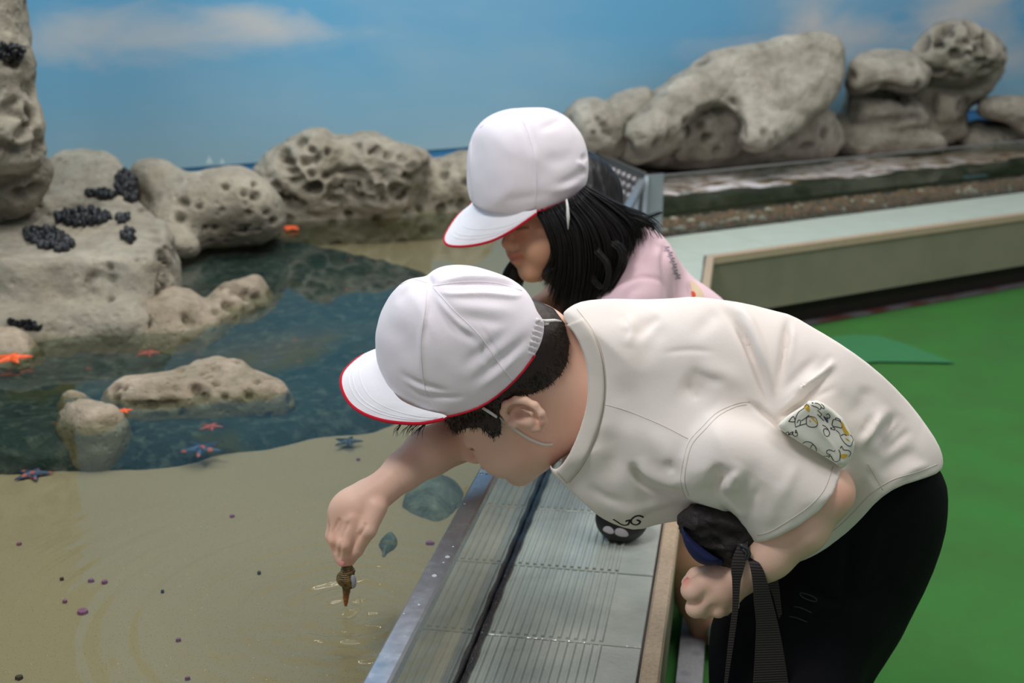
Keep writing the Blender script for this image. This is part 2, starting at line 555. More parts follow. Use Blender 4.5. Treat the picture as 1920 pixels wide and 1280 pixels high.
def cloud(px, py, w, h, amp, tilt=0.0):
    global sky
    u0, v0 = wuv(px, py)
    a = m.math('MULTIPLY', m.math('SUBTRACT', U_, u0), 1 / w)
    v = m.math('MULTIPLY', m.math('ADD', m.math('SUBTRACT', V_, v0), m.math('MULTIPLY', m.math('SUBTRACT', U_, u0), tilt)), 1 / h)
    r2 = m.math('ADD', m.math('MULTIPLY', a, a), m.math('MULTIPLY', v, v))
    nz = m.noise(3.2, 5, 0.6, 0.5, coord=uv, mapping=(0.8, 2.0, 1))
    g = m.math('SUBTRACT', m.math('ADD', m.math('MULTIPLY', nz, 1.7), 0.15), m.math('SQRT', r2), clamp=True)
    g = m.math('MULTIPLY', g, amp, clamp=True)
    sky = m.mix(g, sky, srgb(205, 206, 206))
cloud(330, 70, 0.80, 0.10, 0.62, 0.0)
cloud(500, 52, 0.30, 0.075, 0.8)
cloud(150, 66, 0.5, 0.10, 0.5)
cloud(1510, 40, 0.20, 0.28, 0.95)
cloud(1600, 70, 0.35, 0.14, 0.7)
cloud(1800, 20, 0.55, 0.25, 1.0)
cloud(1880, 110, 0.4, 0.12, 0.6)
cloud(1420, 90, 0.5, 0.08, 0.5)
sea = m.mix(m.noise(30, 3, coord=uv, mapping=(0.15, 3, 1)), srgb(40, 112, 172), srgb(84, 148, 200))
sea = m.mix(m.math('GREATER_THAN', V_, hz - 0.012), sea, srgb(40, 98, 136))
msk = m.math('LESS_THAN', V_, hz)
allc = m.mix(msk, sky, sea)
# two tiny white yachts painted on the horizon
for px, py, r_ in ((384, 296, 0.013), (408, 298, 0.010)):
    u0, v0 = wuv(px, py)
    a = m.math('ABSOLUTE', m.math('SUBTRACT', U_, u0)); v = m.math('SUBTRACT', V_, v0 - r_)
    tri = m.math('MULTIPLY', m.math('LESS_THAN', m.math('ADD', a, m.math('MULTIPLY', v, 0.5)), r_), m.math('GREATER_THAN', v, 0))
    allc = m.mix(tri, allc, srgb(200, 222, 230))
m.col(allc).rough(0.55).set(Specular_IOR_Level=0.25)
o = mb.build('wall_back', m.m, smooth=True)
o.data.uv_layers.new(name='mural')
uvl = o.data.uv_layers['mural'].data
nP = len(path)
for lp in o.data.loops:
    v = lp.vertex_index; uvl[lp.index].uv = (us[v % nP], o.data.vertices[v].co.z)
tag(o, kind='structure')
md = o.modifiers.new('thick', 'SOLIDIFY'); md.thickness = 0.05; md.offset = -1

# ================================================================== the bench round the pool
m = NT('ledge_tile'); nz = m.noise(14, 5, 0.6); sp = m.noise(160, 2)
base = m.mix(m.ramp(nz, [(0.3, K1), (0.7, W1)]), srgb(164, 172, 166), srgb(190, 196, 186))
base = m.mix(m.math('MULTIPLY', m.ramp(m.noise(5, 4, .6, 1.2), [(0.52, K1), (0.7, W1)]), 0.5), base, srgb(128, 134, 122))
m.col(m.mix(m.math('MULTIPLY', sp, 0.25), base, srgb(146, 152, 144)))
wet = m.ramp(m.noise(7, 3, 0.5, 0.6), [(0.42, (0.06, 0.06, 0.06)), (0.66, (0.36, 0.36, 0.36))])
m.rough(wet).bump(m.noise(120, 3), 0.0012, 0.5).set(Specular_IOR_Level=0.6)
TILE = m.m
m = NT('dry_ledge_tile'); nz = m.noise(14, 4)
m.col(m.mix(nz, srgb(168, 180, 168), srgb(190, 200, 188))).rough(0.5)
TILE2 = m.m
m = NT('dark_joint'); m.col(srgb(44, 44, 42)).rough(0.35); JOINT = m.m
m = NT('edge_stone'); nz = m.noise(220, 3)
m.col(m.mix(nz, srgb(146, 126, 104), srgb(208, 188, 162))).rough(0.45); EDGE = m.m
m = NT('olive_render'); nz = m.noise(400, 3); big = m.noise(5, 3)
m.col(m.mix(m.ramp(big, [(.4, K1), (.7, W1)]), m.mix(nz, srgb(112, 110, 90), srgb(152, 148, 126)), m.mix(nz, srgb(104, 104, 86), srgb(138, 136, 114)))).rough(0.85); OLIVE = m.m
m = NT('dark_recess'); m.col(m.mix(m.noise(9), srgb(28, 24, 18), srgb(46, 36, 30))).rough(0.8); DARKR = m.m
m = NT('grey_kerb'); v_ = m.voro(34); nz = m.noise(260, 3)
m.col(m.mix(m.ramp(v_, [(0.2, K1), (0.5, W1)]), srgb(128, 130, 136), m.mix(nz, srgb(142, 142, 146), srgb(178, 178, 182)))).rough(0.7); KERB = m.m

bench = empty('tiled_bench', fb(0, 0.1, 0), 'grey tiled ledge bench running round the touch pool', 'bench')
U0 = -1.0 + 0.0
def prismb(name, ring, z0, z1, mat, bev=0):
    mb = MB(); n = len(ring)
    a = [Vector((p.x, p.y, z0)) for p in ring]; b = [Vector((p.x, p.y, z1)) for p in ring]
    mb.add(a + b, [tuple(range(n - 1, -1, -1)), tuple(range(n, 2 * n))] + [(i, (i + 1) % n, n + (i + 1) % n, n + i) for i in range(n)])
    return mb.build(name, mat, bench)
lenR = 3.9
def ringL(a, b):
    """L-shaped plan between two offsets: front run and rear run; a, b = (front offset, rear offset)"""
    ca = isect(fb(0, a[0], 0), d1, rb(0, a[1], 0), d2); cb = isect(fb(0, b[0], 0), d1, rb(0, b[1], 0), d2)
    return [fb(U0, a[0], 0), ca, ca + d2 * lenR, cb + d2 * lenR, cb, fb(U0, b[0], 0)]
core = prismb('bench_core', ringL((0.004, 0.004), (TW + 0.02, RW - 0.02)), 0.088, ZB - 0.010, OLIVE)
front_face = prismb('bench_face', ringL((TW + 0.015, RW - 0.018), (OUT - 0.008, RW - 0.006)), 0.085, ZB - 0.028, OLIVE)
plinth = prismb('plinth', ringL((0.05, 0.05), (TW - 0.03, RW - 0.06)), 0.0, 0.088, DARKR)
edge = prismb('edge_stone', ringL((TW + 0.003, RW - 0.026), (OUT, RW)), ZB - 0.028, ZB, EDGE)
edge.modifiers.new('soft', 'BEVEL').width = 0.003
bed = prismb('joint_bed', ringL((0.0, 0.0), (TW + 0.004, RW - 0.024)), ZB - 0.010, ZB - 0.003, JOINT)
# ribbed tiles of the front run
g = 0.0016; T_ = 0.006
def tile_mesh(w, l, ribs):
    mb = MB()
    mb.hexa((g, g, -0.004), (w - g, g, -0.004), (w - g, l - g, -0.004), (g, l - g, -0.004), (0, 0, 0.0045), bev=0.0012)
    if ribs:
        nr = 14; pitch = 0.0108
        for i in range(nr):
            x0 = 0.008 + i * pitch; y0, y1 = 0.006, l - 0.006; z = 0.0005; hh = 0.0026; rw = 0.0062
            vs = []
            for (y, t) in ((y0, 0), (y1, 0)):
                vs += [(x0, y, z), (x0 + rw * .28, y, z + hh), (x0 + rw * .72, y, z + hh), (x0 + rw, y, z)]
            mb.add(vs, [(0, 1, 5, 4), (1, 2, 6, 5), (2, 3, 7, 6), (3, 2, 1, 0), (4, 5, 6, 7)])
    me = bpy.data.meshes.new('tile'); me.from_pydata(mb.v, [], mb.f); return me
me = tile_mesh(TW, TW, True); me.materials.append(TILE)
def frame_of(origin, xdir, ydir):
    M = Matrix.Identity(4)
    for i in range(3): M[i][0] = xdir[i]; M[i][1] = ydir[i]; M[i][3] = origin[i]
    return M
binv = Matrix.Translation(-bench.location)
def put_tile(me_, M):
    o = bpy.data.objects.new('tile', me_); C.objects.link(o); o.parent = bench; o.matrix_parent_inverse = binv; o.matrix_basis = M
me_far = tile_mesh(TW, TW, False); me_far.materials.append(TILE2)
rin = RW - 0.026
cI2 = isect(fb(0, TW, 0), d1, rb(0, rin, 0), d2)
UC2 = (cI2 - Pb0).dot(d1)
u = -4 * TW
nfront = 0
while u < LU - 0.02:
    uu = u
    if uu + TW > min(LU, UC2): break
    put_tile(me if uu < 1.9 else me_far, frame_of(fb(uu, 0.0015, ZB - 0.0005), n1, d1)); nfront += 1
    u += TW
# mitred tiles round the corner and along the rear run
lastu = -4 * TW + nfront * TW
L2 = 0.30
def poly_tile(ring):
    cx = sum((p for p in ring), Vector()) / len(ring)
    me_ = bpy.data.meshes.new('tile'); n = len(ring)
    a = [p + (cx - p).normalized() * g * 1.4 for p in ring]
    vs = [Vector((p.x, p.y, ZB - 0.0045)) for p in a] + [Vector((p.x, p.y, ZB - 0.001)) for p in a] + \
         [Vector((p.x, p.y, ZB)) + (cx - p).normalized() * 0.0012 for p in a]
    for v in vs: v.z = max(v.z, ZB - 0.0045)
    for v in vs[2 * n:]: v.z = ZB
    fs = [tuple(range(n - 1, -1, -1)), tuple(range(2 * n, 3 * n))]
    for k in range(2): fs += [(k * n + i, k * n + (i + 1) % n, (k + 1) * n + (i + 1) % n, (k + 1) * n + i) for i in range(n)]
    me_.from_pydata(vs, [], fs); me_.materials.append(TILE2)
    put_tile(me_, Matrix.Identity(4))
rin = RW - 0.026
cI2 = isect(fb(0, TW, 0), d1, rb(0, rin, 0), d2)
poly_tile([fb(lastu, 0, 0), fb(lastu, TW, 0), cI2, fb(LU, 0, 0)])
u_in = 0.0; cc_ = (cI2 - cornI).dot(d2)
first = True; k = 0
while k * L2 < lenR:
    ua, ub = k * L2, (k + 1) * L2
    ring = [rb(ua, 0, 0), rb(ub, 0, 0), rb(max(ub, cc_), rin, 0), rb(max(ua, cc_), rin, 0)]
    poly_tile(ring); k += 1
# kerb on the floor beside the bench
ring = [fb(U0, OUT + 0.004, 0), fb(LU - .0, OUT + 0.004, 0), fb(LU, OUT + 0.046, 0), fb(U0, OUT + 0.046, 0)]
mb = MB(); mb.hexa(*[Vector((p.x, p.y, -0.002)) for p in (ring[0], ring[3], ring[2], ring[1])], (0, 0, 0.012), bev=0.002)
ring = ringL((0.1, RW + 0.02), (0.2, RW + 0.05))
o = mb.build('kerb_strip', KERB); tag(o, 'speckled grey kerb strip on the floor along the bench foot', 'kerb')
m = NT('threshold_metal'); m.col(m.mix(m.ramp(m.noise(4, 3), [(.45, K1), (.55, W1)]), srgb(96, 92, 96), srgb(86, 50, 46))).rough(0.5)
rk = [rb(0.3, RW - 0.05, 0), rb(3.8, RW - 0.05, 0), rb(3.8, RW - 0.012, 0), rb(0.3, RW - 0.012, 0)]
mb = MB(); mb.hexa(rk[3], rk[2], rk[1], rk[0], (0, 0, 0.008), bev=0.002)
o = mb.build('floor_edging', m.m); tag(o, 'narrow grey and dull red edging strip between rear bench and green carpet', 'edging')

# ================================================================== clear panels
m = NT('clear_acrylic'); t = m.t
gl = m.n.new('ShaderNodeBsdfGlossy'); gl.inputs['Roughness'].default_value = 0.04; gl.inputs['Color'].default_value = (0.95, 0.97, 1, 1)
tr = m.n.new('ShaderNodeBsdfTransparent'); tr.inputs['Color'].default_value = (0.90, 0.93, 0.93, 1)
fr = m.n.new('ShaderNodeFresnel'); fr.inputs['IOR'].default_value = 1.50
# four faces of a thick sheet add up to roughly twice one face
fac = m.math('MULTIPLY', fr.outputs[0], 1.5, clamp=True)
bp = m.n.new('ShaderNodeBump'); bp.inputs['Distance'].default_value = 0.0006; bp.inputs['Strength'].default_value = 0.3
m.l.new(m.noise(12, 2), bp.inputs['Height']); m.l.new(bp.outputs[0], gl.inputs['Normal'])
mx = m.n.new('ShaderNodeMixShader'); m.l.new(fac, mx.inputs[0]); m.l.new(tr.outputs[0], mx.inputs[1]); m.l.new(gl.outputs[0], mx.inputs[2])
m.l.new(mx.outputs[0], m.out.inputs[0]); ACR = m.m
m = NT('brushed_steel'); nz = m.noise(60, 3, mapping=(1, 1, 1))
m.set(Metallic=0.75).col(m.mix(nz, srgb(150, 154, 162), srgb(180, 186, 194))).rough(m.ramp(nz, [(.3, (.18,) * 3), (.8, (.34,) * 3)])); STEEL = m.m
m = NT('black_sealant'); m.col(srgb(22, 24, 30)).rough(0.12).bump(m.noise(150, 2), 0.002, 1.0).set(Coat_Weight=0.5); SEAL = m.m

pan = empty('clear_panel', fb(0, 0, ZB), 'low clear panel with a steel rim standing on the front tiled ledge', 'panel')
mb = MB(); a, b = fb(U0, -0.003, ZB), fb(LU - .004, -0.003, ZB)
mb.add([a, b, b + Vector((0, 0, ZC - ZB - .012)), a + Vector((0, 0, ZC - ZB - .012))], [(0, 1, 2, 3)])
mb.build('pane', ACR, pan)
mb = MB(); w = 0.0125
rows = []
prof = [(-w, -.016), (-w, 0), (w, 0), (w, -.016)]
for uu in (U0, LU - 0.05):
    rows.append([fb(uu, v - 0.003, ZC + z) for v, z in prof])
mb.grid(rows, closed=True); mb.add(rows[0], [(0, 1, 2, 3)]); mb.add(rows[1], [(3, 2, 1, 0)])
cap = mb.build('steel_rim', STEEL, pan); cap.modifiers.new('soft', 'BEVEL').width = 0.0025
mb = MB(); mb.tube([fb(uu, 0.0005, ZB + 0.001) for uu in np.linspace(U0, LU - .02, 160)], [0.0060 + 0.001 * math.sin(i * 1.7) for i in range(160)], 6)
mb.build('sealant', SEAL, pan, smooth=True)
mb = MB(); mb.hexa(fb(U0, -.022, .2), fb(U0, -.004, .2), fb(LU - .05, -.004, .2), fb(LU - .05, -.022, .2), (0, 0, ZS + .006 - .2))
mb.build('inner_sealant', SEAL, pan)
# water drops on the rim
m = NT('water_drop'); m.col((0.9, 0.95, 1, 1)).rough(0.03).set(Transmission_Weight=0.6, IOR=1.33); DROP = m.m
mb = MB()
dr = random.Random(3)
for i in range(60):
    uu = dr.uniform(-0.35, 1.3); v = dr.uniform(-w * .8, w * .8) - .003; r_ = dr.choice([0.0008, .0012, .0018, .0026]) ; c0 = fb(uu, v, ZC)
    ring0 = [c0 + Vector((math.cos(a) * r_ * 1.2, math.sin(a) * r_, 0)) for a in np.linspace(0, 2 * math.pi, 8)[:-1]]
    ring1 = [c0 + Vector((math.cos(a) * r_ * .7, math.sin(a) * r_ * .6, r_ * .45)) for a in np.linspace(0, 2 * math.pi, 8)[:-1]]
    mb.add(ring0 + ring1, [(j, (j + 1) % 7, 7 + (j + 1) % 7, 7 + j) for j in range(7)] + [tuple(range(7, 14))])
o = mb.build('water_drops', DROP, pan, smooth=True); tag(o, kind='stuff')

rpan = empty('rear_clear_panel', rb(1.5, 0, ZB), 'long clear panel on the rear bench in front of the big boulders', 'panel')
mb = MB(); a, b = rb(0.01, 0.004, ZB), rb(lenR, 0.004, ZB); hz_ = Vector((0, 0, 0.2))
mb.add([a, b, b + hz_, a + hz_], [(0, 1, 2, 3)]); mb.build('pane', ACR, rpan)
mb = MB(); m = NT('pane_edge'); m.col(srgb(120, 118, 120)).rough(0.3)
mb.hexa(a + hz_ - n2 * .004, b + hz_ - n2 * .004, b + hz_ + n2 * .004, a + hz_ + n2 * .004, (0, 0, 0.005))
mb.build('pane_edge', m.m, rpan)
# steel corner bracket
m = NT('painted_bracket'); m.set(Metallic=0.25).col(m.mix(m.noise(20, 2), srgb(132, 142, 150), srgb(156, 164, 170))).rough(.45); BRK = m.m
brk = empty('steel_bracket', cornI, 'steel corner bracket where the clear panels meet behind the girl', 'bracket')
mb = MB()
top = 0.21
A0_, A1_ = fb(LU - 0.135, -0.012, ZB), fb(LU - 0.0, -0.012, ZB)
vsl = [fb(LU - .16, 0.004, ZB), fb(LU - .0, 0.004, ZB), fb(LU - .0, 0.004, ZB + top), fb(LU - .045, 0.004, ZB + top)]
vsr = [p + n1 * 0.012 for p in vsl]
mb.add(vsl + vsr, [(0, 1, 2, 3), (7, 6, 5, 4), (0, 4, 5, 1), (1, 5, 6, 2), (2, 6, 7, 3), (3, 7, 4, 0)])
mb.build('side_plate', BRK, brk)
mb = MB(); p0 = rb(0.012, 0.007, ZB); mb.hexa(p0, p0 + d2 * 0.055, p0 + d2 * 0.055 + n2 * 0.006, p0 + n2 * 0.006, (0, 0, top))
mb.build('face_plate', BRK, brk)

# perforated divider between the two basins
dvd = empty('perforated_divider', cornI + Vector((-0.1, 0.2, 0)), 'dark perforated divider with rows of pale studs behind the girl cap', 'divider')
q1 = cornI; q0 = Vector((0.26, 4.62, 0)) ; q0 = on(1100, 322, ZB + .13); q0 = Vector((q0.x, q0.y, 0))
dd = Vector((q0.x - q1.x, q0.y - q1.y, 0)); Ld = 0.62; dd.normalize(); nd = Vector((dd.y, -dd.x, 0))
m = NT('dark_plate'); m.col(srgb(84, 78, 70)).rough(0.5)
sgn = 1 if (Vector((0, 0, 0)) - q1).dot(nd) > 0 else -1
mb = MB(); b0 = Vector((q1.x, q1.y, ZB - .02)); mb.hexa(b0, b0 + dd * Ld, b0 + dd * Ld - nd * .01 * sgn, b0 - nd * .01 * sgn, (0, 0, 0.235))
mb.build('divider_plate', m.m, dvd)
m = NT('pale_stud'); m.col(srgb(205, 198, 204)).rough(0.3)
bm = bmesh.new(); bmesh.ops.create_uvsphere(bm, u_segments=10, v_segments=6, radius=0.0078)
sme = bpy.data.meshes.new('stud'); bm.to_mesh(sme); bm.free(); sme.materials.append(m.m); sme.polygons.foreach_set('use_smooth', [True] * len(sme.polygons))
sgn = 1 if (Vector((0, 0, 0)) - q1).dot(nd) > 0 else -1
dinv = Matrix.Translation(-dvd.location)
for r_ in range(3):
    for c_ in range(11):
        o = bpy.data.objects.new('stud', sme); C.objects.link(o); o.parent = dvd; o.matrix_parent_inverse = dinv
        p = q1 + dd * (0.03 + 0.053 * c_) + nd * (0.004 * sgn) ; p.z = ZB + 0.183 - r_ * 0.030
        o.matrix_basis = Matrix.Translation(p)

# ================================================================== pool floor, water
m = NT('pool_sand'); sp = m.voro(260); n_ = m.noise(700, 2); bg = m.noise(3.5, 4)
c_ = m.mix(bg, srgb(146, 132, 104), srgb(158, 142, 110))
c_ = m.mix(m.math('MULTIPLY', n_, 0.5), c_, srgb(120, 106, 82))
c_ = m.mix(m.ramp(sp, [(0.10, W1), (0.17, K1)]), c_, srgb(78, 74, 56))
c_ = m.mix(m.ramp(m.voro(61), [(0.035, W1), (0.06, K1)]), c_, srgb(190, 176, 140))
m.col(c_).rough(0.95).bump(n_, 0.0015, 0.6).set(Specular_IOR_Level=0.1); SAND = m.m
sx = np.concatenate([np.linspace(-2.4, 0.9, 70)]); 
ny = 90
V = []; Yv = np.linspace(-0.3, 7.5, ny)
def xr(Y_):    # inner side of the bench at that distance
    if Y_ <= cornI.y: return cornI.x + (Y_ - cornI.y) * 0.179 - 0.012
    return cornI.x + (Y_ - cornI.y) * d2.x / d2.y - 0.004
def xl(Y_):
    return max(-1.52, (Y_ - Yc) / 0.577 + .01)
Ys = [y for y in Yv if xl(y) < xr(y) - .05]
rows = []
for y in Ys:
    rows.append([(xl(y) + (xr(y) - xl(y)) * s, y) for s in np.linspace(0, 1, 50)])
V = np.array([[x, y, 0] for r_ in rows for x, y in r_]); V[:, 2] = ZS + 0.006 * fbm(V * 2.2, 5, 3)
Q = np.array([[i * 50 + j, i * 50 + j + 1, (i + 1) * 50 + j + 1, (i + 1) * 50 + j] for i in range(len(rows) - 1) for j in range(49)])
o = mesh_np('sand_bed', V, Q, SAND); tag(o, 'fine olive-brown sand on the bottom of the touch pool', 'sand', kind='stuff')

m = NT('pool_water')
gl = m.n.new('ShaderNodeBsdfGlossy'); gl.inputs['Roughness'].default_value = 0.012
tr = m.n.new('ShaderNodeBsdfTransparent'); tr.inputs['Color'].default_value = (0.86, 0.92, 0.91, 1)
fr = m.n.new('ShaderNodeFresnel'); fr.inputs['IOR'].default_value = 1.25
bp = m.n.new('ShaderNodeBump'); bp.inputs['Distance'].default_value = 0.0022; bp.inputs['Strength'].default_value = 0.10
m.l.new(m.noise(9, 2), bp.inputs['Height']); m.l.new(bp.outputs[0], gl.inputs['Normal'])
mx = m.n.new('ShaderNodeMixShader'); m.l.new(fr.outputs[0], mx.inputs[0]); m.l.new(tr.outputs[0], mx.inputs[1]); m.l.new(gl.outputs[0], mx.inputs[2])
m.l.new(mx.outputs[0], m.out.inputs[0]); WATER = m.m
rip = on(652, 1140, ZW); rip2 = on(700, 1160, ZW)
ya = np.concatenate([np.arange(0.0, 1.02, 0.10), np.arange(1.02, 1.72, 0.0042), np.arange(1.72, 7.4, 0.12)])
ya = np.array([y for y in ya if xl(y) < xr(y) - .03])
sa = np.concatenate([np.linspace(0, 0.62, 130), np.linspace(0.64, 3.4, 46)])      # distance in from the panel
V = []
for y in ya:
    x1 = xr(y); x0 = xl(y)
    for s_ in sa: V.append((max(x1 - s_ if s_ < x1 - x0 else x0, x0), y, ZW))
V = np.array(V); n = len(sa)
def ring_wave(c, amp, lam, dec, ph):
    r_ = np.hypot(V[:, 0] - c.x, V[:, 1] - c.y)
    return amp * np.sin(2 * np.pi * r_ / lam + ph) * np.exp(-r_ / dec) * np.clip(r_ / 0.012, 0, 1)
fadeE = np.clip((0.60 - np.abs(V[:, 0] - xr(1.4) + 0.2)) * 4, 0, 1)
V[:, 2] += ring_wave(rip, 0.0014, 0.024, 0.15, 0.3) + ring_wave(rip, 0.0011, 0.040, 0.20, 1.3) + ring_wave(rip2, 0.0012, 0.018, 0.07, 0.8) + ring_wave(on(560, 1290, ZW), 0.0005, 0.05, 0.2, 0)
V[:, 2] += 0.0018 * fbm(V * A_(22, 60, 1), 9, 2) * np.exp(-((V[:, 0] - rip.x) ** 2 + (V[:, 1] - rip.y + 0.06) ** 2) / 0.03)
Q = []
for i in range(len(ya) - 1):
    for j in range(n - 1):
        if V[i * n + j, 0] - V[i * n + j + 1, 0] < 1e-6 and V[(i + 1) * n + j, 0] - V[(i + 1) * n + j + 1, 0] < 1e-6: continue
        Q.append((i * n + j + 1, i * n + j, (i + 1) * n + j, (i + 1) * n + j + 1))
o = mesh_np('pool_water', V, np.array(Q), WATER); tag(o, 'shallow clear water filling the touch pool, rippled below the shell', 'water', kind='stuff')

# ================================================================== rocks
def rock_mat(name, light, dark, moss=None, bumpd=0.006, sc=1.0, wetz=None, pit=1.0):
    m = NT(name)
    a = m.noise(6 * sc, 6, 0.62, 0.4); b = m.noise(34 * sc, 5, 0.65); v = m.voro(38 * sc); v2 = m.voro(90 * sc)
    c = m.mix(m.ramp(a, [(0.32, K1), (0.66, W1)]), dark, light)
    c = m.mix(m.math('MULTIPLY', m.ramp(b, [(0.40, W1), (0.56, K1)]), 0.22), c, tuple(x * 0.55 for x in dark[:3]) + (1,))
    c = m.mix(m.math('MULTIPLY', m.attr('pits'), 0.75), c, tuple(x * 0.33 for x in dark[:3]) + (1,))  # shade inside pits and pressed creases is put into the colour
    if moss:
        geo = m.n.new('ShaderNodeNewGeometry'); s = m.n.new('ShaderNodeSeparateXYZ'); m.l.new(geo.outputs['Position'], s.inputs[0])
        low = m.ramp(m.math('ADD', s.outputs[2], m.math('MULTIPLY', m.noise(12, 4), 0.07)), [(ZW + 0.022, W1), (ZW + 0.05, K1)])
        c = m.mix(m.math('MULTIPLY', low, 0.8), c, moss)
        wetr = m.mix(low, (0.85,) * 3 + (1,), (0.3,) * 3 + (1,)); m.rough(wetr)
    else: m.rough(0.88)
    m.col(c).set(Specular_IOR_Level=0.25)
    h = m.math('ADD', m.math('MULTIPLY', b, 1.0), m.math('MULTIPLY', m.ramp(v, [(0.05, K1), (0.35, W1)]), 0.55 * pit))
    h = m.math('ADD', h, m.math('MULTIPLY', m.noise(140 * sc, 4), 0.4))
    m.bump(h, bumpd, 0.9); return m.m
LG = srgb(174, 167, 151); DG = srgb(132, 125, 110)
ROCK = rock_mat('grey_beige_rock', LG, DG, srgb(88, 86, 52))
ROCKR = rock_mat('grey_boulder', srgb(182, 176, 163), srgb(134, 128, 115), None, 0.008, 0.9)
ROCKD = rock_mat('shadow_toned_rock', srgb(84, 78, 64), srgb(48, 44, 36), None, 0.009, 0.9)  # darker rock colour, carries the shadow under the right boulders
MOSS = rock_mat('mossy_rock', srgb(176, 161, 142), srgb(130, 119, 100), srgb(96, 92, 56), 0.004, 1.8)
m = NT('submerged_rock'); a = m.noise(7, 6, 0.65, .5); b = m.noise(40, 4, .6)
c = m.mix(m.ramp(a, [(.3, K1), (.7, W1)]), srgb(26, 40, 40), srgb(52, 68, 62)); c = m.mix(m.ramp(b, [(.5, K1), (.68, W1)]), c, srgb(74, 84, 74))
c = m.mix(m.ramp(m.noise(3.2, 4, .6), [(.58, K1), (.66, W1)]), c, srgb(62, 64, 34))
c = m.mix(m.ramp(m.voro(12), [(.05, W1), (.10, K1)]), c, srgb(120, 64, 52))
m.col(c).rough(0.9).bump(m.math('ADD', a, b), 0.01, 1.0).set(Specular_IOR_Level=0.1); SUB = m.m

m = NT('drowned_stone'); a = m.noise(16, 5, 0.65, .5); m.col(m.mix(m.ramp(a, [(.35, K1), (.65, W1)]), srgb(52, 62, 56), srgb(116, 122, 106))).rough(.9).bump(a, .01, 1.0); SUB2 = m.m
def rock(name, f, h, mat, label, seed=0, a1=0.03, s1=4.0, a2=0.008, s2=22.0, pits=0.0, ps=16.0, pth=0.42, strokes=(), parent=None, cat='rock', group=None, pmask=None, sm=1):
    V, Q = nets(f, h)
    V = relax(V, Q, sm); N = normals(V, Q)
    d = a1 * fbm(V * s1, seed, 4)
    rg = 1 - np.abs(fbm(V * s1 * 1.7, seed + 5, 3)) * 2
    d += a1 * 0.35 * rg
    d += a2 * fbm(V * s2, seed + 9, 3)
    P = np.zeros(len(V))
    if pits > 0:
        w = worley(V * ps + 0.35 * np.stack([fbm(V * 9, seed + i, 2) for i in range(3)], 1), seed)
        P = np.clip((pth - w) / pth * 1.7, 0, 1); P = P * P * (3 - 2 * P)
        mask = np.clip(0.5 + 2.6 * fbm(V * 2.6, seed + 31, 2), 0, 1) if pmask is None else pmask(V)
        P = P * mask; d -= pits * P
    V = V + N * d[:, None]
    V0 = V
    if strokes:
        V = folds(V, Q, strokes)
        x, y, s = proj(V)
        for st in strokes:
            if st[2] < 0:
                dd_, t_ = line_dist(x, y, catmull(st[0], 4)); P = np.maximum(P, 0.9 * np.exp(-(dd_ / st[1]) ** 2) * min(1, -st[2] / 25))  # pressed lines join the darkening mask
    o = mesh_np(name, V, Q, mat, parent)
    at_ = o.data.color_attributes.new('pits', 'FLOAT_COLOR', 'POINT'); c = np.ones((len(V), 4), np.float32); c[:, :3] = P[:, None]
    at_.data.foreach_set('color', c.ravel())
    if parent is None: tag(o, label, cat, group)
    return o
def holes(lst, d=-26):
    return [([(x, y), (x + w, y + h)], r, d, 0) for x, y, w, h, r in lst]

# --- left side
def gp(l, z=ZW): return [(on(x, y, z).x, on(x, y, z).y) for x, y in l]
LEDGE = []
def keep(o):
    LEDGE.append(o); return o
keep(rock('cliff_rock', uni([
    body([(-700, -900), (10, -900), (30, -220), (40, 0), (50, 90), (66, 130), (58, 175), (78, 220), (76, 262), (84, 290), (50, 335), (-700, 345)], 3.02, .14, .22),  # top carried far above the frame to block light from the mural corner
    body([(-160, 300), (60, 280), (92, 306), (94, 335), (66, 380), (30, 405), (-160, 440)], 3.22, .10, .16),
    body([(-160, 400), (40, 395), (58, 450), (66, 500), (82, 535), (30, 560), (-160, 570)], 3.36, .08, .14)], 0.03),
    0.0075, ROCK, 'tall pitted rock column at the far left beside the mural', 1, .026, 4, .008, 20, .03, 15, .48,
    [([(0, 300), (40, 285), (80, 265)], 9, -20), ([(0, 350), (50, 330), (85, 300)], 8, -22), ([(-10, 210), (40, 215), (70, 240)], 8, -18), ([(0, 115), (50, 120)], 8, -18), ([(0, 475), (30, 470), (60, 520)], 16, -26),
     ([(2, 275), (24, 285)], 12, -30, 0), ([(36, 255), (46, 245)], 9, -26, 0), ([(50, 235), (62, 230)], 6, -20, 0), ([(72, 250), (78, 268)], 6, -22, 0), ([(48, 170), (56, 172)], 5, -18, 0), ([(10, 200), (30, 190)], 7, -16, 0)]))
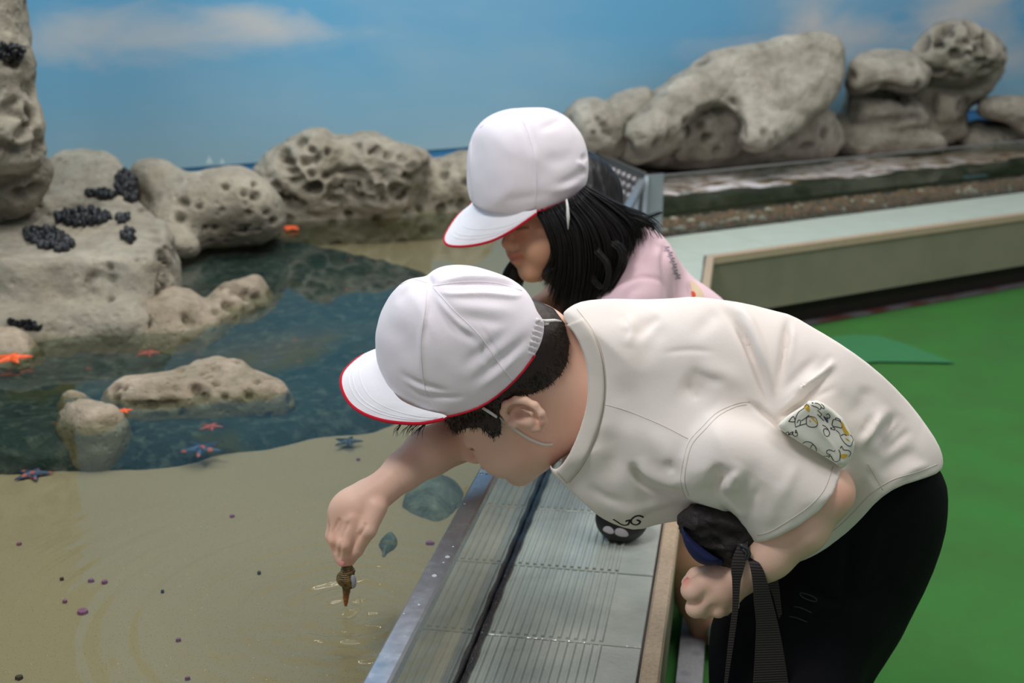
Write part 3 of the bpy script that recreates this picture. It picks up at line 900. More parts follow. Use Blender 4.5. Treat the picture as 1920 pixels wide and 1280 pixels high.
keep(rock('ledge_rock', uni([
    mound(gp([(-160, 498), (40, 502), (120, 492), (180, 490), (290, 486), (314, 472), (334, 444), (326, 410), (300, 396), (240, 392), (160, 398), (60, 405), (-160, 415)], .50), .50, .30, .035, sm=2),
    mound(gp([(20, 410), (30, 350), (85, 324), (115, 315), (180, 318), (235, 321), (262, 337), (282, 372), (300, 410)], .54), .60, .30, .07, sm=2, fn=lambda x, y: np.clip(.49 + (y - 3.25) * .28, .48, .60)),
    mound(gp([(-160, 600), (0, 606), (60, 600), (150, 588), (230, 590), (300, 575), (306, 530), (100, 520), (-160, 520)], .41), .41, .30, .05, sm=2)], 0.03),
    0.0062, ROCK, 'broad flat-topped rock ledge carrying the black mussel clusters', 2, .016, 4.5, .007, 24, .012, 26, .32,
    [([(308, 474), (312, 505), (306, 550)], 9, -50, 0), ([(332, 450), (324, 480)], 7, -30), ([(165, 545), (172, 520), (196, 510)], 7, -16), ([(205, 515), (216, 530)], 8, -14), ([(50, 392), (120, 380), (240, 390)], 7, -12), ([(262, 394), (292, 392)], 5, -25),
     ([(285, 432), (292, 434)], 5, -16, 0), ([(290, 448), (298, 450)], 6, -16, 0), ([(250, 330), (262, 350), (258, 380)], 9, -16), ([(70, 385), (90, 400)], 7, -14, 0), ([(60, 372), (66, 380)], 5, -14, 0)]))
rock('rounded_rock', uni([
    body([(235, 340), (252, 305), (280, 297), (310, 300), (345, 320), (370, 350), (350, 400), (300, 440), (250, 430)], 3.75, .12, .2),
    body([(320, 350), (350, 325), (400, 316), (440, 309), (475, 320), (510, 345), (534, 385), (534, 428), (500, 455), (440, 462), (380, 472), (320, 475), (270, 460), (262, 400)], 3.66, .14, .22),
    body([(300, 430), (340, 425), (372, 450), (372, 475), (340, 492), (305, 480)], 3.5, .06, .12)], 0.05),
    0.0062, ROCK, 'smooth rounded beige rock between the mussel ledge and the pitted rock', 3, .016, 4, .005, 22, .016, 26, .28,
    holes([(477, 368, 3, 0, 8), (456, 363, 1, 0, 5), (477, 345, 1, 0, 4), (340, 378, 6, 3, 7), (420, 350, 3, 0, 5), (372, 388, 1, 0, 5), (335, 408, 5, 2, 8), (465, 400, 1, 0, 5), (500, 400, 2, 0, 5), (512, 415, 1, 0, 5), (385, 428, 1, 0, 4), (402, 428, 1, 0, 4), (455, 430, 3, 0, 5)]) + [([(265, 350), (275, 380), (260, 400)], 9, -10)])
PITR = [(528, 250 + 42, 6, -8, 7), (533, 298, 14, 4, 7), (543, 318, 10, 2, 6), (569, 302, 3, 0, 7), (588, 300, 8, -6, 8), (550, 340, 12, -6, 8), (580, 322, 6, 4, 6),
        (575, 356, 18, -4, 9), (612, 330, 14, -4, 8), (625, 355, 20, -3, 9), (640, 318, 12, 4, 8), (668, 322, 6, 6, 10), (530, 370, 14, 6, 9), (615, 282, 0, 4, 5), (672, 273, 2, 2, 6),
        (694, 280, 8, -2, 8), (722, 288, 4, 4, 5), (716, 322, 6, 8, 15), (742, 358, 5, 5, 11), (715, 372, 4, 5, 9), (762, 332, 10, 4, 8), (655, 345, 10, 4, 8), (560, 270, 8, -6, 6), (582, 280, 5, 0, 5), (545, 385, 20, 2, 8), (622, 375, 16, 2, 7), (690, 345, 3, 8, 9), (668, 368, 8, 3, 8)]
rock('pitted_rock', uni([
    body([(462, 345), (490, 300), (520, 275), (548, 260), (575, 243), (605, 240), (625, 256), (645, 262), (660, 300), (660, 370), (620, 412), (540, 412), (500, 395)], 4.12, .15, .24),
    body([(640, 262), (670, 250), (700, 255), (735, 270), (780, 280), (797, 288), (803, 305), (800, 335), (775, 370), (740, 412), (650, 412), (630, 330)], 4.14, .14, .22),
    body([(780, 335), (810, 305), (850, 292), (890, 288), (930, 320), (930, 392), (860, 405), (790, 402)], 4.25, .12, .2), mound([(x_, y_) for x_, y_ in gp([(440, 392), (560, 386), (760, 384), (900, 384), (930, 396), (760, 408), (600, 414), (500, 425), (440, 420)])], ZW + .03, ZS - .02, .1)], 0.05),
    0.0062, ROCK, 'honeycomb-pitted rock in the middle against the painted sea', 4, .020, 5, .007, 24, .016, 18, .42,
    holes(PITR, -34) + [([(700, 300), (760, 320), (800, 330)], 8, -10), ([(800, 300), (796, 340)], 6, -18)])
rock('shelf_rock', uni([
    mound(gp([(-160, 545), (40, 520), (180, 515), (300, 560), (352, 562), (400, 560), (420, 600), (380, 622), (300, 632), (220, 628), (170, 606), (110, 600), (60, 590), (-160, 590)]), ZW + .045, ZS - .03, .10),
    mound(gp([(370, 560), (420, 540), (480, 528), (516, 532), (520, 548), (480, 566), (440, 590), (400, 610), (375, 600)]), ZW + .026, ZS - .03, .06)], .03),
    0.0055, MOSS, 'low barnacled rock shelf reaching a tongue into the dark water', 5, .016, 6, .006, 26, .02, 26, .4,
    holes([(355, 600, 8, 3, 12), (345, 590, 5, 2, 6), (440, 545, 20, 4, 10), (470, 552, 15, 3, 10), (425, 572, 8, 2, 8), (400, 580, 8, 3, 6), (265, 600, 6, 6, 9), (410, 540, 2, 0, 6), (130, 585, 60, 18, 14), (200, 605, 30, 5, 12)], -18))
rock('near_left_rock', uni([
    mound(gp([(-160, 600), (-20, 602), (30, 622), (80, 632), (96, 645), (60, 668), (-10, 672), (-160, 672)]), ZW + .03, ZS - .03, .08)], .02),
    0.008, MOSS, 'low mossy rock at the left edge beside the orange starfish', 6, .014, 7, .005, 28)
rock('island_rock', uni([
    mound(gp([(182, 742), (210, 722), (280, 710), (330, 695), (380, 678), (420, 674), (460, 682), (500, 700), (540, 716), (556, 728), (520, 742), (440, 746), (360, 748), (290, 756), (200, 752)]), ZW + .022, ZW - .05, .05)], .02),
    0.006, MOSS, 'long low speckled rock breaking the water in the middle of the dark reef', 7, .009, 9, .005, 34, .012, 34, .36,
    holes([(372, 734, 10, 4, 12), (250, 760, 80, -4, 6), (330, 690, 10, 0, 6), (400, 690, 12, 4, 6)], -12), sm=2)
rock('pebbled_stone', uni([
    mound(gp([(92, 778), (110, 762), (150, 752), (205, 754), (240, 768), (248, 784), (220, 802), (170, 808), (120, 800)]), ZW + .018, ZW - .05, .04)], .02),
    0.0055, MOSS, 'small oval stone just above water left of the long low rock', 8, .008, 11, .005, 38, .01, 38, .4, holes([(190, 792, 30, 2, 10)], -10), sm=2)
rock('flat_stone', uni([
    mound(gp([(98, 738), (140, 728), (180, 734), (186, 746), (140, 752), (102, 750)]), ZW + .006, ZW - .05, .03)], .02),
    0.006, MOSS, 'thin algae-green flat stone level with the water at left', 9, .004, 11, .003, 38)
rock('reef_slab', mound(gp([(-300, 560), (-60, 540), (300, 548), (318, 500), (345, 478), (440, 470), (520, 462), (600, 478), (640, 490), (720, 500), (800, 518), (850, 540), (890, 620), (870, 700), (780, 770), (720, 812), (660, 822), (600, 826), (520, 846), (440, 852), (370, 868), (290, 884), (180, 884), (90, 888), (-20, 892), (-300, 900)], ZS), ZW - .018, ZS - .03, .07,
     fn=lambda x, y: ZW - .030 + 0.012 * np.sin(x * 5.1 + y * 3.3)),
    0.010, SUB, 'wide dark green reef rock lying under the water on the left', 10, .011, 6, .005, 25, .008, 14, .4, sm=2)
rock('sunken_stone', mound(gp([(748, 940), (765, 912), (800, 898), (840, 905), (870, 915), (872, 940), (845, 965), (818, 980), (785, 968), (755, 955)], ZS), ZS + .032, ZS - .02, .05),
    0.0045, SUB2, 'dark green stone lying under water beside the steel rim', 11, .006, 12, .003, 40, sm=2)
rock('sunken_pebble', mound(gp([(708, 1022), (714, 1008), (735, 999), (747, 1008), (744, 1026), (728, 1034), (722, 1044), (714, 1042), (716, 1032)], ZS), ZS + .010, ZS - .01, .012),
    0.002, SUB2, 'small dark leaf-shaped pebble under water right of the shell', 12, .001, 30, .001, 60)

# --- right side boulders
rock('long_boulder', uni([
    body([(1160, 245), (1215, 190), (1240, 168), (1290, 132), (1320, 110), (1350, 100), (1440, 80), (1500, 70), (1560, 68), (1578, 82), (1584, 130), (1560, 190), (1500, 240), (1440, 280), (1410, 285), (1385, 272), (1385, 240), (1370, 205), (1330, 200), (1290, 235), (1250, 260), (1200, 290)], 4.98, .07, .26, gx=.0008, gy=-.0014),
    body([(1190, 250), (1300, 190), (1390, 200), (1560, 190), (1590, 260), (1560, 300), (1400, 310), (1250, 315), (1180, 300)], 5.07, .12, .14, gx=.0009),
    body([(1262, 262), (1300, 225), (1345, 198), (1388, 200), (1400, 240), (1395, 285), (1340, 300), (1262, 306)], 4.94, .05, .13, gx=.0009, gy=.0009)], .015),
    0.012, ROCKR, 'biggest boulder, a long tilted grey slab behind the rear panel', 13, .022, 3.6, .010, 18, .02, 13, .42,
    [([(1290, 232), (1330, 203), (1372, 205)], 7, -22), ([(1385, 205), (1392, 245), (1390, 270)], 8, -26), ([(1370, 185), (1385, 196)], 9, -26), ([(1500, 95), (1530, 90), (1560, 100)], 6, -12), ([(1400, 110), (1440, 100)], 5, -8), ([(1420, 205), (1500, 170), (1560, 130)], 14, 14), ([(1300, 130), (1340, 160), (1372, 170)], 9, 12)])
rock('round_boulder', uni([
    body([(1058, 215), (1072, 192), (1095, 184), (1130, 190), (1160, 212), (1176, 245), (1172, 280), (1150, 300), (1100, 300), (1062, 285), (1052, 245)], 4.72, .13, .22)], .02),
    0.010, ROCKR, 'small round pitted boulder just right of the girl white cap', 14, .02, 4.5, .008, 18, .018, 16, .4,
    holes([(1128, 232, 6, 4, 6), (1135, 248, 5, 3, 6), (1120, 222, 3, 0, 4), (1112, 250, 2, 0, 4)], -22))
rock('tilted_boulder', uni([
    body([(1120, 205), (1150, 182), (1190, 168), (1215, 165), (1232, 190), (1255, 215), (1285, 235), (1280, 270), (1230, 300), (1170, 305), (1140, 270)], 4.85, .08, .22, gy=-.0008)], .02),
    0.011, ROCKR, 'cracked boulder between the round one and the long slab', 15, .022, 4, .008, 18, 0, 11, .45,
    [([(1168, 232), (1195, 222), (1222, 205)], 5, -30), ([(1222, 170), (1230, 200), (1226, 220)], 5, -14)])
rock('middle_boulder', uni([
    body([(1588, 140), (1600, 112), (1640, 98), (1690, 96), (1722, 108), (1742, 130), (1738, 162), (1700, 175), (1660, 160), (1620, 170), (1592, 175)], 5.40, .08, .24, gy=-.0012),
    body([(1590, 180), (1640, 165), (1700, 175), (1730, 200), (1740, 225), (1700, 245), (1630, 240), (1595, 220)], 5.50, .07, .2, gy=-.0012),
    body([(1560, 215), (1620, 225), (1740, 240), (1780, 262), (1760, 290), (1560, 300)], 5.5, .10, .2), body([(1590, 125), (1700, 115), (1745, 140), (1760, 290), (1580, 300)], 5.6, .06, .12)], .05),
    0.012, ROCKR, 'layered boulder stack between the long slab and the perched boulder', 16, .024, 4.5, .010, 18, .02, 14, .42,
    [([(1600, 172), (1660, 168), (1700, 178), (1738, 165)], 9, -55), ([(1600, 228), (1660, 226), (1720, 215)], 8, -34), ([(1600, 130), (1592, 160)], 8, -24)])
rock('perched_boulder', uni([
    body([(1708, 100), (1730, 68), (1762, 44), (1795, 36), (1830, 46), (1862, 66), (1888, 92), (1890, 118), (1868, 135), (1830, 145), (1800, 150), (1725, 138)], 5.5, .14, .26)], .02),
    0.011, ROCKR, 'highest boulder, honeycombed and perched at the right', 17, .02, 5, .010, 20, .05, 13, .55,
    holes([(1775, 60, 8, 3, 6), (1800, 80, 6, 4, 7), (1830, 70, 8, 3, 6), (1850, 95, 5, 4, 6), (1790, 105, 10, 3, 7), (1835, 112, 8, 2, 8), (1760, 85, 6, 3, 6), (1815, 100, 6, 2, 5)], -30), pmask=lambda V: np.ones(len(V)))
rock('support_boulder', uni([
    body([(1715, 130), (1790, 120), (1885, 118), (1876, 150), (1848, 180), (1822, 192), (1808, 218), (1812, 262), (1700, 275), (1700, 200)], 5.65, .10, .22),
    body([(1755, 170), (1800, 165), (1812, 195), (1800, 225), (1760, 235), (1745, 205)], 5.5, .06, .12)], .02),
    0.012, ROCKR, 'shadowed leaning boulder holding up the perched one', 18, .024, 5, .010, 18, .02, 14, .4,
    [([(1745, 160), (1800, 168), (1850, 150)], 8, -24), ([(1812, 180), (1804, 220)], 10, -36)])
rock('right_edge_boulder', uni([
    body([(1836, 200), (1850, 186), (1900, 182), (1990, 188), (2050, 240), (2040, 270), (1930, 265), (1900, 235), (1860, 220), (1838, 215)], 5.6, .09, .2),
    body([(1790, 240), (1850, 232), (1960, 250), (2060, 262), (2040, 300), (1800, 300)], 5.75, .09, .2)], .02),
    0.013, ROCKR, 'partly cut-off boulder at the right edge of the basin', 19, .024, 4.5, .010, 18, .02, 14, .4)
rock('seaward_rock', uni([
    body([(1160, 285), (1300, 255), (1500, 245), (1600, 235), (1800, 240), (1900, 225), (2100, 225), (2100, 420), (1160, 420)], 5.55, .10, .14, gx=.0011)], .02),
    0.018, ROCKD, 'low shadow-toned rock mass at the foot of the right boulders', 20, .04, 3, .012, 14)

# --- rear basin: a wet ledge and gravel seen through the panel
m = NT('wet_brown_ledge'); a = m.noise(11, 5, .6); f_ = m.noise(13, 6, .7, .4, mapping=(1, 1.6, 1))
c = m.mix(m.ramp(a, [(.35, K1), (.65, W1)]), srgb(84, 66, 44), srgb(134, 108, 78))
gx = m.n.new('ShaderNodeSeparateXYZ'); m.l.new(m.coord, gx.inputs[0])
near = m.ramp(m.math('DIVIDE', gx.outputs[0], 3.0), [(0.2, W1), (0.45, (0.85,) * 3), (0.7, (0.25,) * 3)])
c = m.mix(m.math('MULTIPLY', m.ramp(f_, [(.43, K1), (.56, W1)]), near), c, srgb(226, 218, 222))
m.col(c).rough(0.3).bump(a, 0.01, .8); WL = m.m
m = NT('dark_wet_rock'); m.col(m.mix(m.ramp(m.noise(9, 5, .6), [(.35, K1), (.7, W1)]), srgb(26, 24, 16), srgb(58, 54, 40))).rough(0.6).bump(m.noise(30, 4), .01, .8); DW = m.m
mb = MB()
nn = 80; rows = []
for v, z in ((-0.20, 0.20), (-0.215, ZW - .022), (-0.235, ZW + .004), (-0.34, ZW + .008), (-0.7, ZW + .006), (-1.1, ZW - .01)):
    rows.append([rb(-0.05 + (lenR + .1) * i / (nn - 1), v + 0.022 * math.sin(i * .55) + .012 * math.sin(i * 1.9), z + .006 * math.sin(i * .8 + v * 9)) for i in range(nn)])
rows[0][:] = [Vector((p.x, p.y, 0.2)) for p in rows[0]]
mb.grid(rows[:3], 0); mb.grid(rows[2:], 1)
o = mb.build('wet_step', [DW, WL], smooth=True); tag(o, 'brown wet step with white foam inside the rear basin', 'step')
o.modifiers.new('thick', 'SOLIDIFY').thickness = 0.03
# gravel stones inside the panel
bm = bmesh.new(); bmesh.ops.create_icosphere(bm, subdivisions=1, radius=1)
for v in bm.verts: v.co *= 1 + .25 * math.sin(v.co.x * 5 + v.co.y * 3)
gm = []
for nm, cs in (('brown_gravel', srgb(128, 96, 58)), ('pale_gravel', srgb(206, 196, 172)), ('rust_gravel', srgb(150, 98, 54)), ('olive_gravel', srgb(98, 84, 54))):
    m = NT(nm); k_ = m.noise(40, 3); m.col(m.mix(k_, tuple(c * .6 for c in cs[:3]) + (1,), cs)).rough(0.6)
    me_ = bpy.data.meshes.new('gravel_stone'); bm.to_mesh(me_); me_.materials.append(m.m); me_.polygons.foreach_set('use_smooth', [True] * len(me_.polygons)); gm.append(me_)
gvec = MB(); GR = random.Random(5)
base_v = [v.co.copy() for v in bm.verts]; base_f = [tuple(v.index for v in f.verts) for f in bm.faces]; bm.free()
for i in range(3200):
    uu = GR.uniform(0.0, lenR); vv = -GR.uniform(0.008, 0.21); r_ = GR.uniform(0.006, 0.014); c0 = rb(uu, vv, ZS - .0 + GR.uniform(0, .008))
    a = GR.uniform(0, 6.28); ca, sa_ = math.cos(a), math.sin(a); sc = (r_ * GR.uniform(.8, 1.5), r_, r_ * .7)
    q = GR.random(); mi = 0 if q < .5 else (2 if q < .8 else (3 if q < .955 else 1))
    gvec.add([c0 + Vector((ca * v.x * sc[0] - sa_ * v.y * sc[1], sa_ * v.x * sc[0] + ca * v.y * sc[1], v.z * sc[2])) for v in base_v], base_f, mi)
o = gvec.build('gravel', [g_.materials[0] for g_ in gm], smooth=True); tag(o, 'brown gravel behind the rear clear panel', 'gravel', kind='stuff')
# larger shells and stones in the gravel that can be told apart
whites = [(1293, 431, 13, 1), (1326, 424, 17, 1), (1300, 437, 9, 1), (1408, 408, 14, 1), (1440, 411, 15, 1), (1845, 363, 16, 1), (1380, 415, 10, 0), (1545, 404, 10, 2), (1620, 395, 9, 2), (1758, 375, 9, 0)]
for i, (px, py, rp, mi) in enumerate(whites):
    c0 = on(px, py, ZS + .014); d_ = -(c0 - cornI).dot(n2)
    r_ = rp * mpp(px, py, c0.y) * .8
    if d_ < .02: c0 -= n2 * (.03 - d_ if False else (.022 - d_))
    o = bpy.data.objects.new('white_stone' if mi == 1 else 'brown_stone', gm[mi].copy()); C.objects.link(o); o.location = c0; o.scale = (r_, r_ * .7, r_ * .55); o.rotation_euler = (0, 0, i)
    desc = {0: 'large pale stone lying in the gravel just right of the steel bracket', 1: 'largest white stone in the gravel right of the steel bracket', 2: 'small pale chip in front of the large stones near the bracket',
            3: 'left one of two adjoining white stones in mid-gravel', 4: 'right one of two adjoining white stones in mid-gravel', 5: 'lone white stone in the gravel near the right edge',
            6: 'brown stone between the bracket stones and the white pair', 7: 'rust stone in the gravel right of the white pair', 8: 'rust stone in the gravel left of the lone white one', 9: 'brown stone nearest left of the lone white stone'}[i]
    tag(o, desc, 'stone', 'bigger stones in the rear gravel')

# --- mussels
m = NT('mussel_shell'); m.col(m.mix(m.noise(60, 2), srgb(14, 15, 18), srgb(38, 40, 46))).rough(0.35); MUS = m.m
from mathutils.bvhtree import BVHTree
_lv = []; _lf = []
for o_ in LEDGE + [bpy.data.objects['shelf_rock'], bpy.data.objects['rounded_rock']]:
    k0_ = len(_lv); _lv += [v.co.copy() for v in o_.data.vertices]; _lf += [tuple(i + k0_ for i in p.vertices) for p in o_.data.polygons]
LT = BVHTree.FromPolygons(_lv, _lf)
def ledge_hit(px, py):
    cp = Vector((0, 0, CAM_H)); d = (at(px, py, 1.0) - cp).normalized(); r_ = LT.ray_cast(cp, d); return r_[0], r_[1]
def mussel_cluster(cx, cy, Y, wpx, hpx, n, label, rot=0.0, L=0.026):
    mb = MB(); g_ = random.Random(int(cx + cy)); s = mpp(cx, cy, Y)
    for i in range(n):
        a = g_.uniform(0, 6.283); rr_ = math.sqrt(g_.random())
        ox = math.cos(a) * rr_ * wpx / 2; oy = math.sin(a) * rr_ * hpx / 2
        x_ = cx + ox * math.cos(rot) - oy * math.sin(rot); y_ = cy + ox * math.sin(rot) + oy * math.cos(rot)
        c0, nn_ = ledge_hit(x_, y_)
        if c0 is None or abs(c0.y - Y) > .7: continue
        ax = (nn_ * 1.0 + Vector((g_.uniform(-.5, .5), g_.uniform(-.6, .3), g_.uniform(.0, .8)))).normalized()
        sd = ax.cross(Vector((g_.uniform(-1, 1), g_.uniform(-1, 1), .2))).normalized(); th = ax.cross(sd)
        l = L * g_.uniform(.75, 1.25)
        rings = []
        for t, w_, h_ in ((0, .05, .05), (.25, .26, .17), (.6, .34, .21), (.88, .24, .14), (1.0, .05, .04)):
            cc_ = c0 + ax * (t - .4) * l
            rings.append([cc_ + sd * math.cos(q) * w_ * l + th * math.sin(q) * h_ * l for q in [k * math.pi / 3 for k in range(6)]])
        mb.grid(rings, closed=True)
    o = mb.build('mussel_cluster', MUS, smooth=True); tag(o, label, 'mussels', 'black mussel clusters on the rocks', 'stuff'); return o
mussel_cluster(154, 410, 2.86, 104, 30, 190, 'wide oblong mussel cluster, largest on the ledge')
mussel_cluster(92, 452, 2.92, 92, 38, 170, 'black mussel cluster nearest the foot of the rock column', .25)
mussel_cluster(240, 350, 3.10, 42, 62, 150, 'upright mussel cluster at the notch below the mural', -.5)
mussel_cluster(190, 367, 3.10, 56, 14, 70, 'thin flat mussel cluster left of the upright one', .1)
mussel_cluster(243, 444, 2.86, 24, 24, 30, 'small square mussel patch right of the largest cluster')
mussel_cluster(230, 412, 2.90, 26, 14, 22, 'tiny mussel patch touching the end of the largest cluster', -.3)
mussel_cluster(10, 98, 2.80, 56, 26, 60, 'mussel cluster high on the rock column')
mussel_cluster(45, 610, 2.50, 66, 14, 40, 'grey mussel row on the low shelf beside the mossy rock', .15, .02)

# --- starfish and small pool life
def star(name, c0, r, mat, label, rot=0.0, arms=5, lift=0.004, group=None):
    mb = MB(); n = arms * 6; rings = []
    for k, (sc_, zz) in enumerate(((1.0, 0.0), (0.86, .10), (.5, .2), (.18, .26))):
        ring = []
        for i in range(n):
            a = 2 * math.pi * i / n + rot; ph = (i % 6) / 6.0; w_ = abs(ph - .5) * 2      # 1 at arm tip
            rad = r * (0.36 + 0.64 * w_ ** 2.2) * sc_ + (0 if k else 0)
            if k == 0: rad *= 1.0
            ring.append(Vector(c0) + Vector((math.cos(a) * rad, math.sin(a) * rad, zz * r * .8)))
        rings.append(ring)
    bot = [p - Vector((0, 0, r * .02)) for p in rings[0]]
    mb.grid([bot] + rings, closed=True); mb.add([Vector(c0) + Vector((0, 0, .22 * r))] , [])
    k = len(mb.v) - 1; b0 = k - n
    mb.f += [(b0 + i, b0 + (i + 1) % n, k) for i in range(n)]; mb.m += [0] * n
    o = mb.build(name, mat, smooth=True); tag(o, label, 'starfish', group or 'starfish in the touch pool'); return o
def starmat(name, a_, b_, sc=300):
    m = NT(name); v = m.voro(sc); m.col(m.mix(m.ramp(v, [(.2, W1), (.45, K1)]), a_, b_)).rough(0.5).bump(v, .001, .8); return m.m
ORS = starmat('orange_star', srgb(226, 84, 26), srgb(240, 128, 60)); NVS = starmat('blue_orange_star', srgb(30, 62, 92), srgb(196, 84, 50), 70)
DKS = starmat('dark_blue_star', srgb(30, 44, 56), srgb(60, 76, 84)); RDS = starmat('red_star', srgb(150, 56, 40), srgb(190, 84, 60))
star('starfish', on(22, 672, ZW + .012), .040, ORS, 'bright orange starfish at the left edge on mossy rock', .4)
star('starfish', on(62, 889, ZS + .004), .034, NVS, 'blue and orange starfish on sand at the left edge of the reef', .2)
star('starfish', on(378, 842, ZS + .026), .040, NVS, 'blue and orange starfish on the near edge of the dark reef', 1.0)
star('starfish', on(652, 828, ZS + .012), .028, DKS, 'dark blue starfish below the brim of the nearer cap', .1)
star('starfish', on(542, 428, ZW + .006), .036, ORS, 'orange starfish at the waterline right of the rounded rock', .9)
star('starfish', on(620, 397, ZW + .012), .030, ORS, 'small orange starfish under the pitted rock', .3)
star('starfish', on(575, 438, ZS + .02), .034, RDS, 'dull red starfish on the bottom below the pitted rock', .7)
star('starfish', on(788, 434, ZS + .004), .050, DKS, 'dark blue starfish on far sand, the nearer of two', .5)
star('starfish', on(812, 420, ZS + .004), .050, DKS, 'purplish dark starfish on far sand, the farther of two', .2)
star('starfish', on(232, 770, ZW + .004), .016, ORS, 'tiny orange starfish touching the pebbled stone', .5)
star('starfish', on(278, 662, ZW - .012), .028, RDS, 'red starfish under water above the long low rock', .1)
star('starfish', on(130, 593, ZW + .03), .020, RDS, 'red starfish in the hollow of the low shelf rock', .1)
star('starfish', on(395, 800, ZW - .012), .022, RDS, 'small red starfish on the reef below the long low rock', 1.3)
m = NT('purple_shard'); m.col(m.mix(m.noise(200), srgb(108, 62, 96), srgb(146, 92, 118))).rough(0.7); PUR = m.m
m = NT('dark_shard'); m.col(srgb(52, 44, 36)).rough(0.7); DSH = m.m
def shard(px, py, w, label, mat):
    c0 = on(px, py, ZS + .0); c0.z = ZS + 0.006 * float(fbm(np.array([[c0.x, c0.y, 0.0]]) * 2.2, 5, 3)[0]) + .0012; mb = MB(); n = 9; g_ = random.Random(px)
    r_ = w * mpp(px, py, c0.y) / 2
    rs = [g_.uniform(.75, 1.2) for _ in range(n)]
    a = [c0 + Vector((math.cos(6.283 * i / n) * r_ * rs[i], math.sin(6.283 * i / n) * r_ * rs[i] * .9, -.006)) for i in range(n)]
    b = [Vector((c0.x + (p.x - c0.x) * .8, c0.y + (p.y - c0.y) * .8, c0.z + .003)) for p in a]
    mb.add(a + b, [tuple(range(n - 1, -1, -1)), tuple(range(n, 2 * n))] + [(i, (i + 1) % n, n + (i + 1) % n, n + i) for i in range(n)])
    o = mb.build('shell_fragment', mat); tag(o, label, 'shell fragment', 'small flecks on the pool sand')
shard(155, 1147, 24, 'largest purple shell fragment on the sand at lower left', PUR)
shard(171, 1089, 12, 'left fragment of the purple pair above the largest one', PUR)
shard(196, 1092, 13, 'right fragment of the purple pair above the largest one', PUR)
shard(122, 1128, 10, 'faint purple fragment just left of the largest one', PUR)
shard(36, 1020, 10, 'purple fragment near the left edge', PUR)
shard(435, 968, 10, 'purple fragment left of the hand', PUR)
shard(486, 1075, 9, 'dark fragment halfway between the hand and the purple pair', DSH)
shard(334, 1200, 11, 'purple fragment low in the middle of the sand', PUR)
shard(36, 1273, 15, 'dark fragment in the bottom left corner', DSH)
shard(806, 1017, 17, 'purple fragment between the sunken pebble and the steel rim', PUR)
shard(116, 1086, 8, 'small dark fragment left of the purple pair', DSH)
shard(305, 1110, 0 + 7, 'tiny dark fragment right of the purple pair', DSH)
shard(672, 864, 10, 'purple fragment beside the forearm', PUR)
shard(352, 1273, 10, 'purple fragment at the bottom edge', PUR)
# ================================================================== people
from mathutils.bvhtree import BVHTree
IX = A_(1, 0, 0); IY = A_(0, SP, CP); IC = A_(0, -CP, SP)
def frame(u, f):
    U = u[0] * IX + u[1] * IY + u[2] * IC; U /= np.linalg.norm(U)
    F = f[0] * IX + f[1] * IY + f[2] * IC; F -= U * (F @ U); F /= np.linalg.norm(F)
    L = np.cross(U, F)
    if L @ IC < 0: L = -L
    return U, F, L
def q(px, py, Y): return A_(*at(px, py, Y))
def limb(*pts, k=.012):
    """(px, py, Y, radius in metres) ..."""
    return [cone(q(*a[:3]), q(*b[:3]), a[3], b[3]) for a, b in zip(pts[:-1], pts[1:])]
def bvh(V, Q): return BVHTree.FromPolygons([tuple(v) for v in V], [tuple(f) for f in Q.tolist()])
CAMP = Vector((0, 0, CAM_H))
def hit(tree, px, py, lift=0.0):
    d = (at(px, py, 1.0) - CAMP).normalized()
    r_ = tree.ray_cast(CAMP, d)
    if r_[0] is None:
        return None
    return r_[0] - d * lift
def drape(tree, pts, lift=0.0005, m=6, dense=None):
    out = []
    for p in catmull(pts, m):
        h_ = hit(tree, p[0], p[1], lift)
        if h_ is not None: out.append(h_)
    return out
def seam(name, tree, lines, r, mat, parent, lift=0.0003, n=5):
    mb = MB()
    for l in lines:
        P_ = drape(tree, l, lift)
        run = [P_[0]] if P_ else []
        for a in P_[1:]:
            if (a - run[-1]).length > 0.035:
                if len(run) > 2: mb.tube(run, r, n)
                run = []
            run.append(a)
        if len(run) > 2: mb.tube(run, r, n)
    return mb.build(name, mat, parent, smooth=True)
def patch(name, tree, rings, mat, parent, lift=0.0006):
    """flat print: closed outlines laid on the surface"""
    for ring in rings:
        mb = MB()
        ring = [tuple(p) for p in smooth_poly(ring, 2)]; c0 = np.mean(ring, 0)
        ok = [hit(tree, x, y, lift) for x, y in ring]; mid = [hit(tree, (x + c0[0]) / 2, (y + c0[1]) / 2, lift) for x, y in ring]; cc = hit(tree, c0[0], c0[1], lift)
        if cc is None or any(p is None for p in ok + mid): continue
        n = len(ring)
        mb.add(ok + mid + [cc], [(i, (i + 1) % n, n + (i + 1) % n, n + i) for i in range(n)] + [(n + i, n + (i + 1) % n, 2 * n) for i in range(n)])
        mb.build(name, mat, parent, smooth=True)

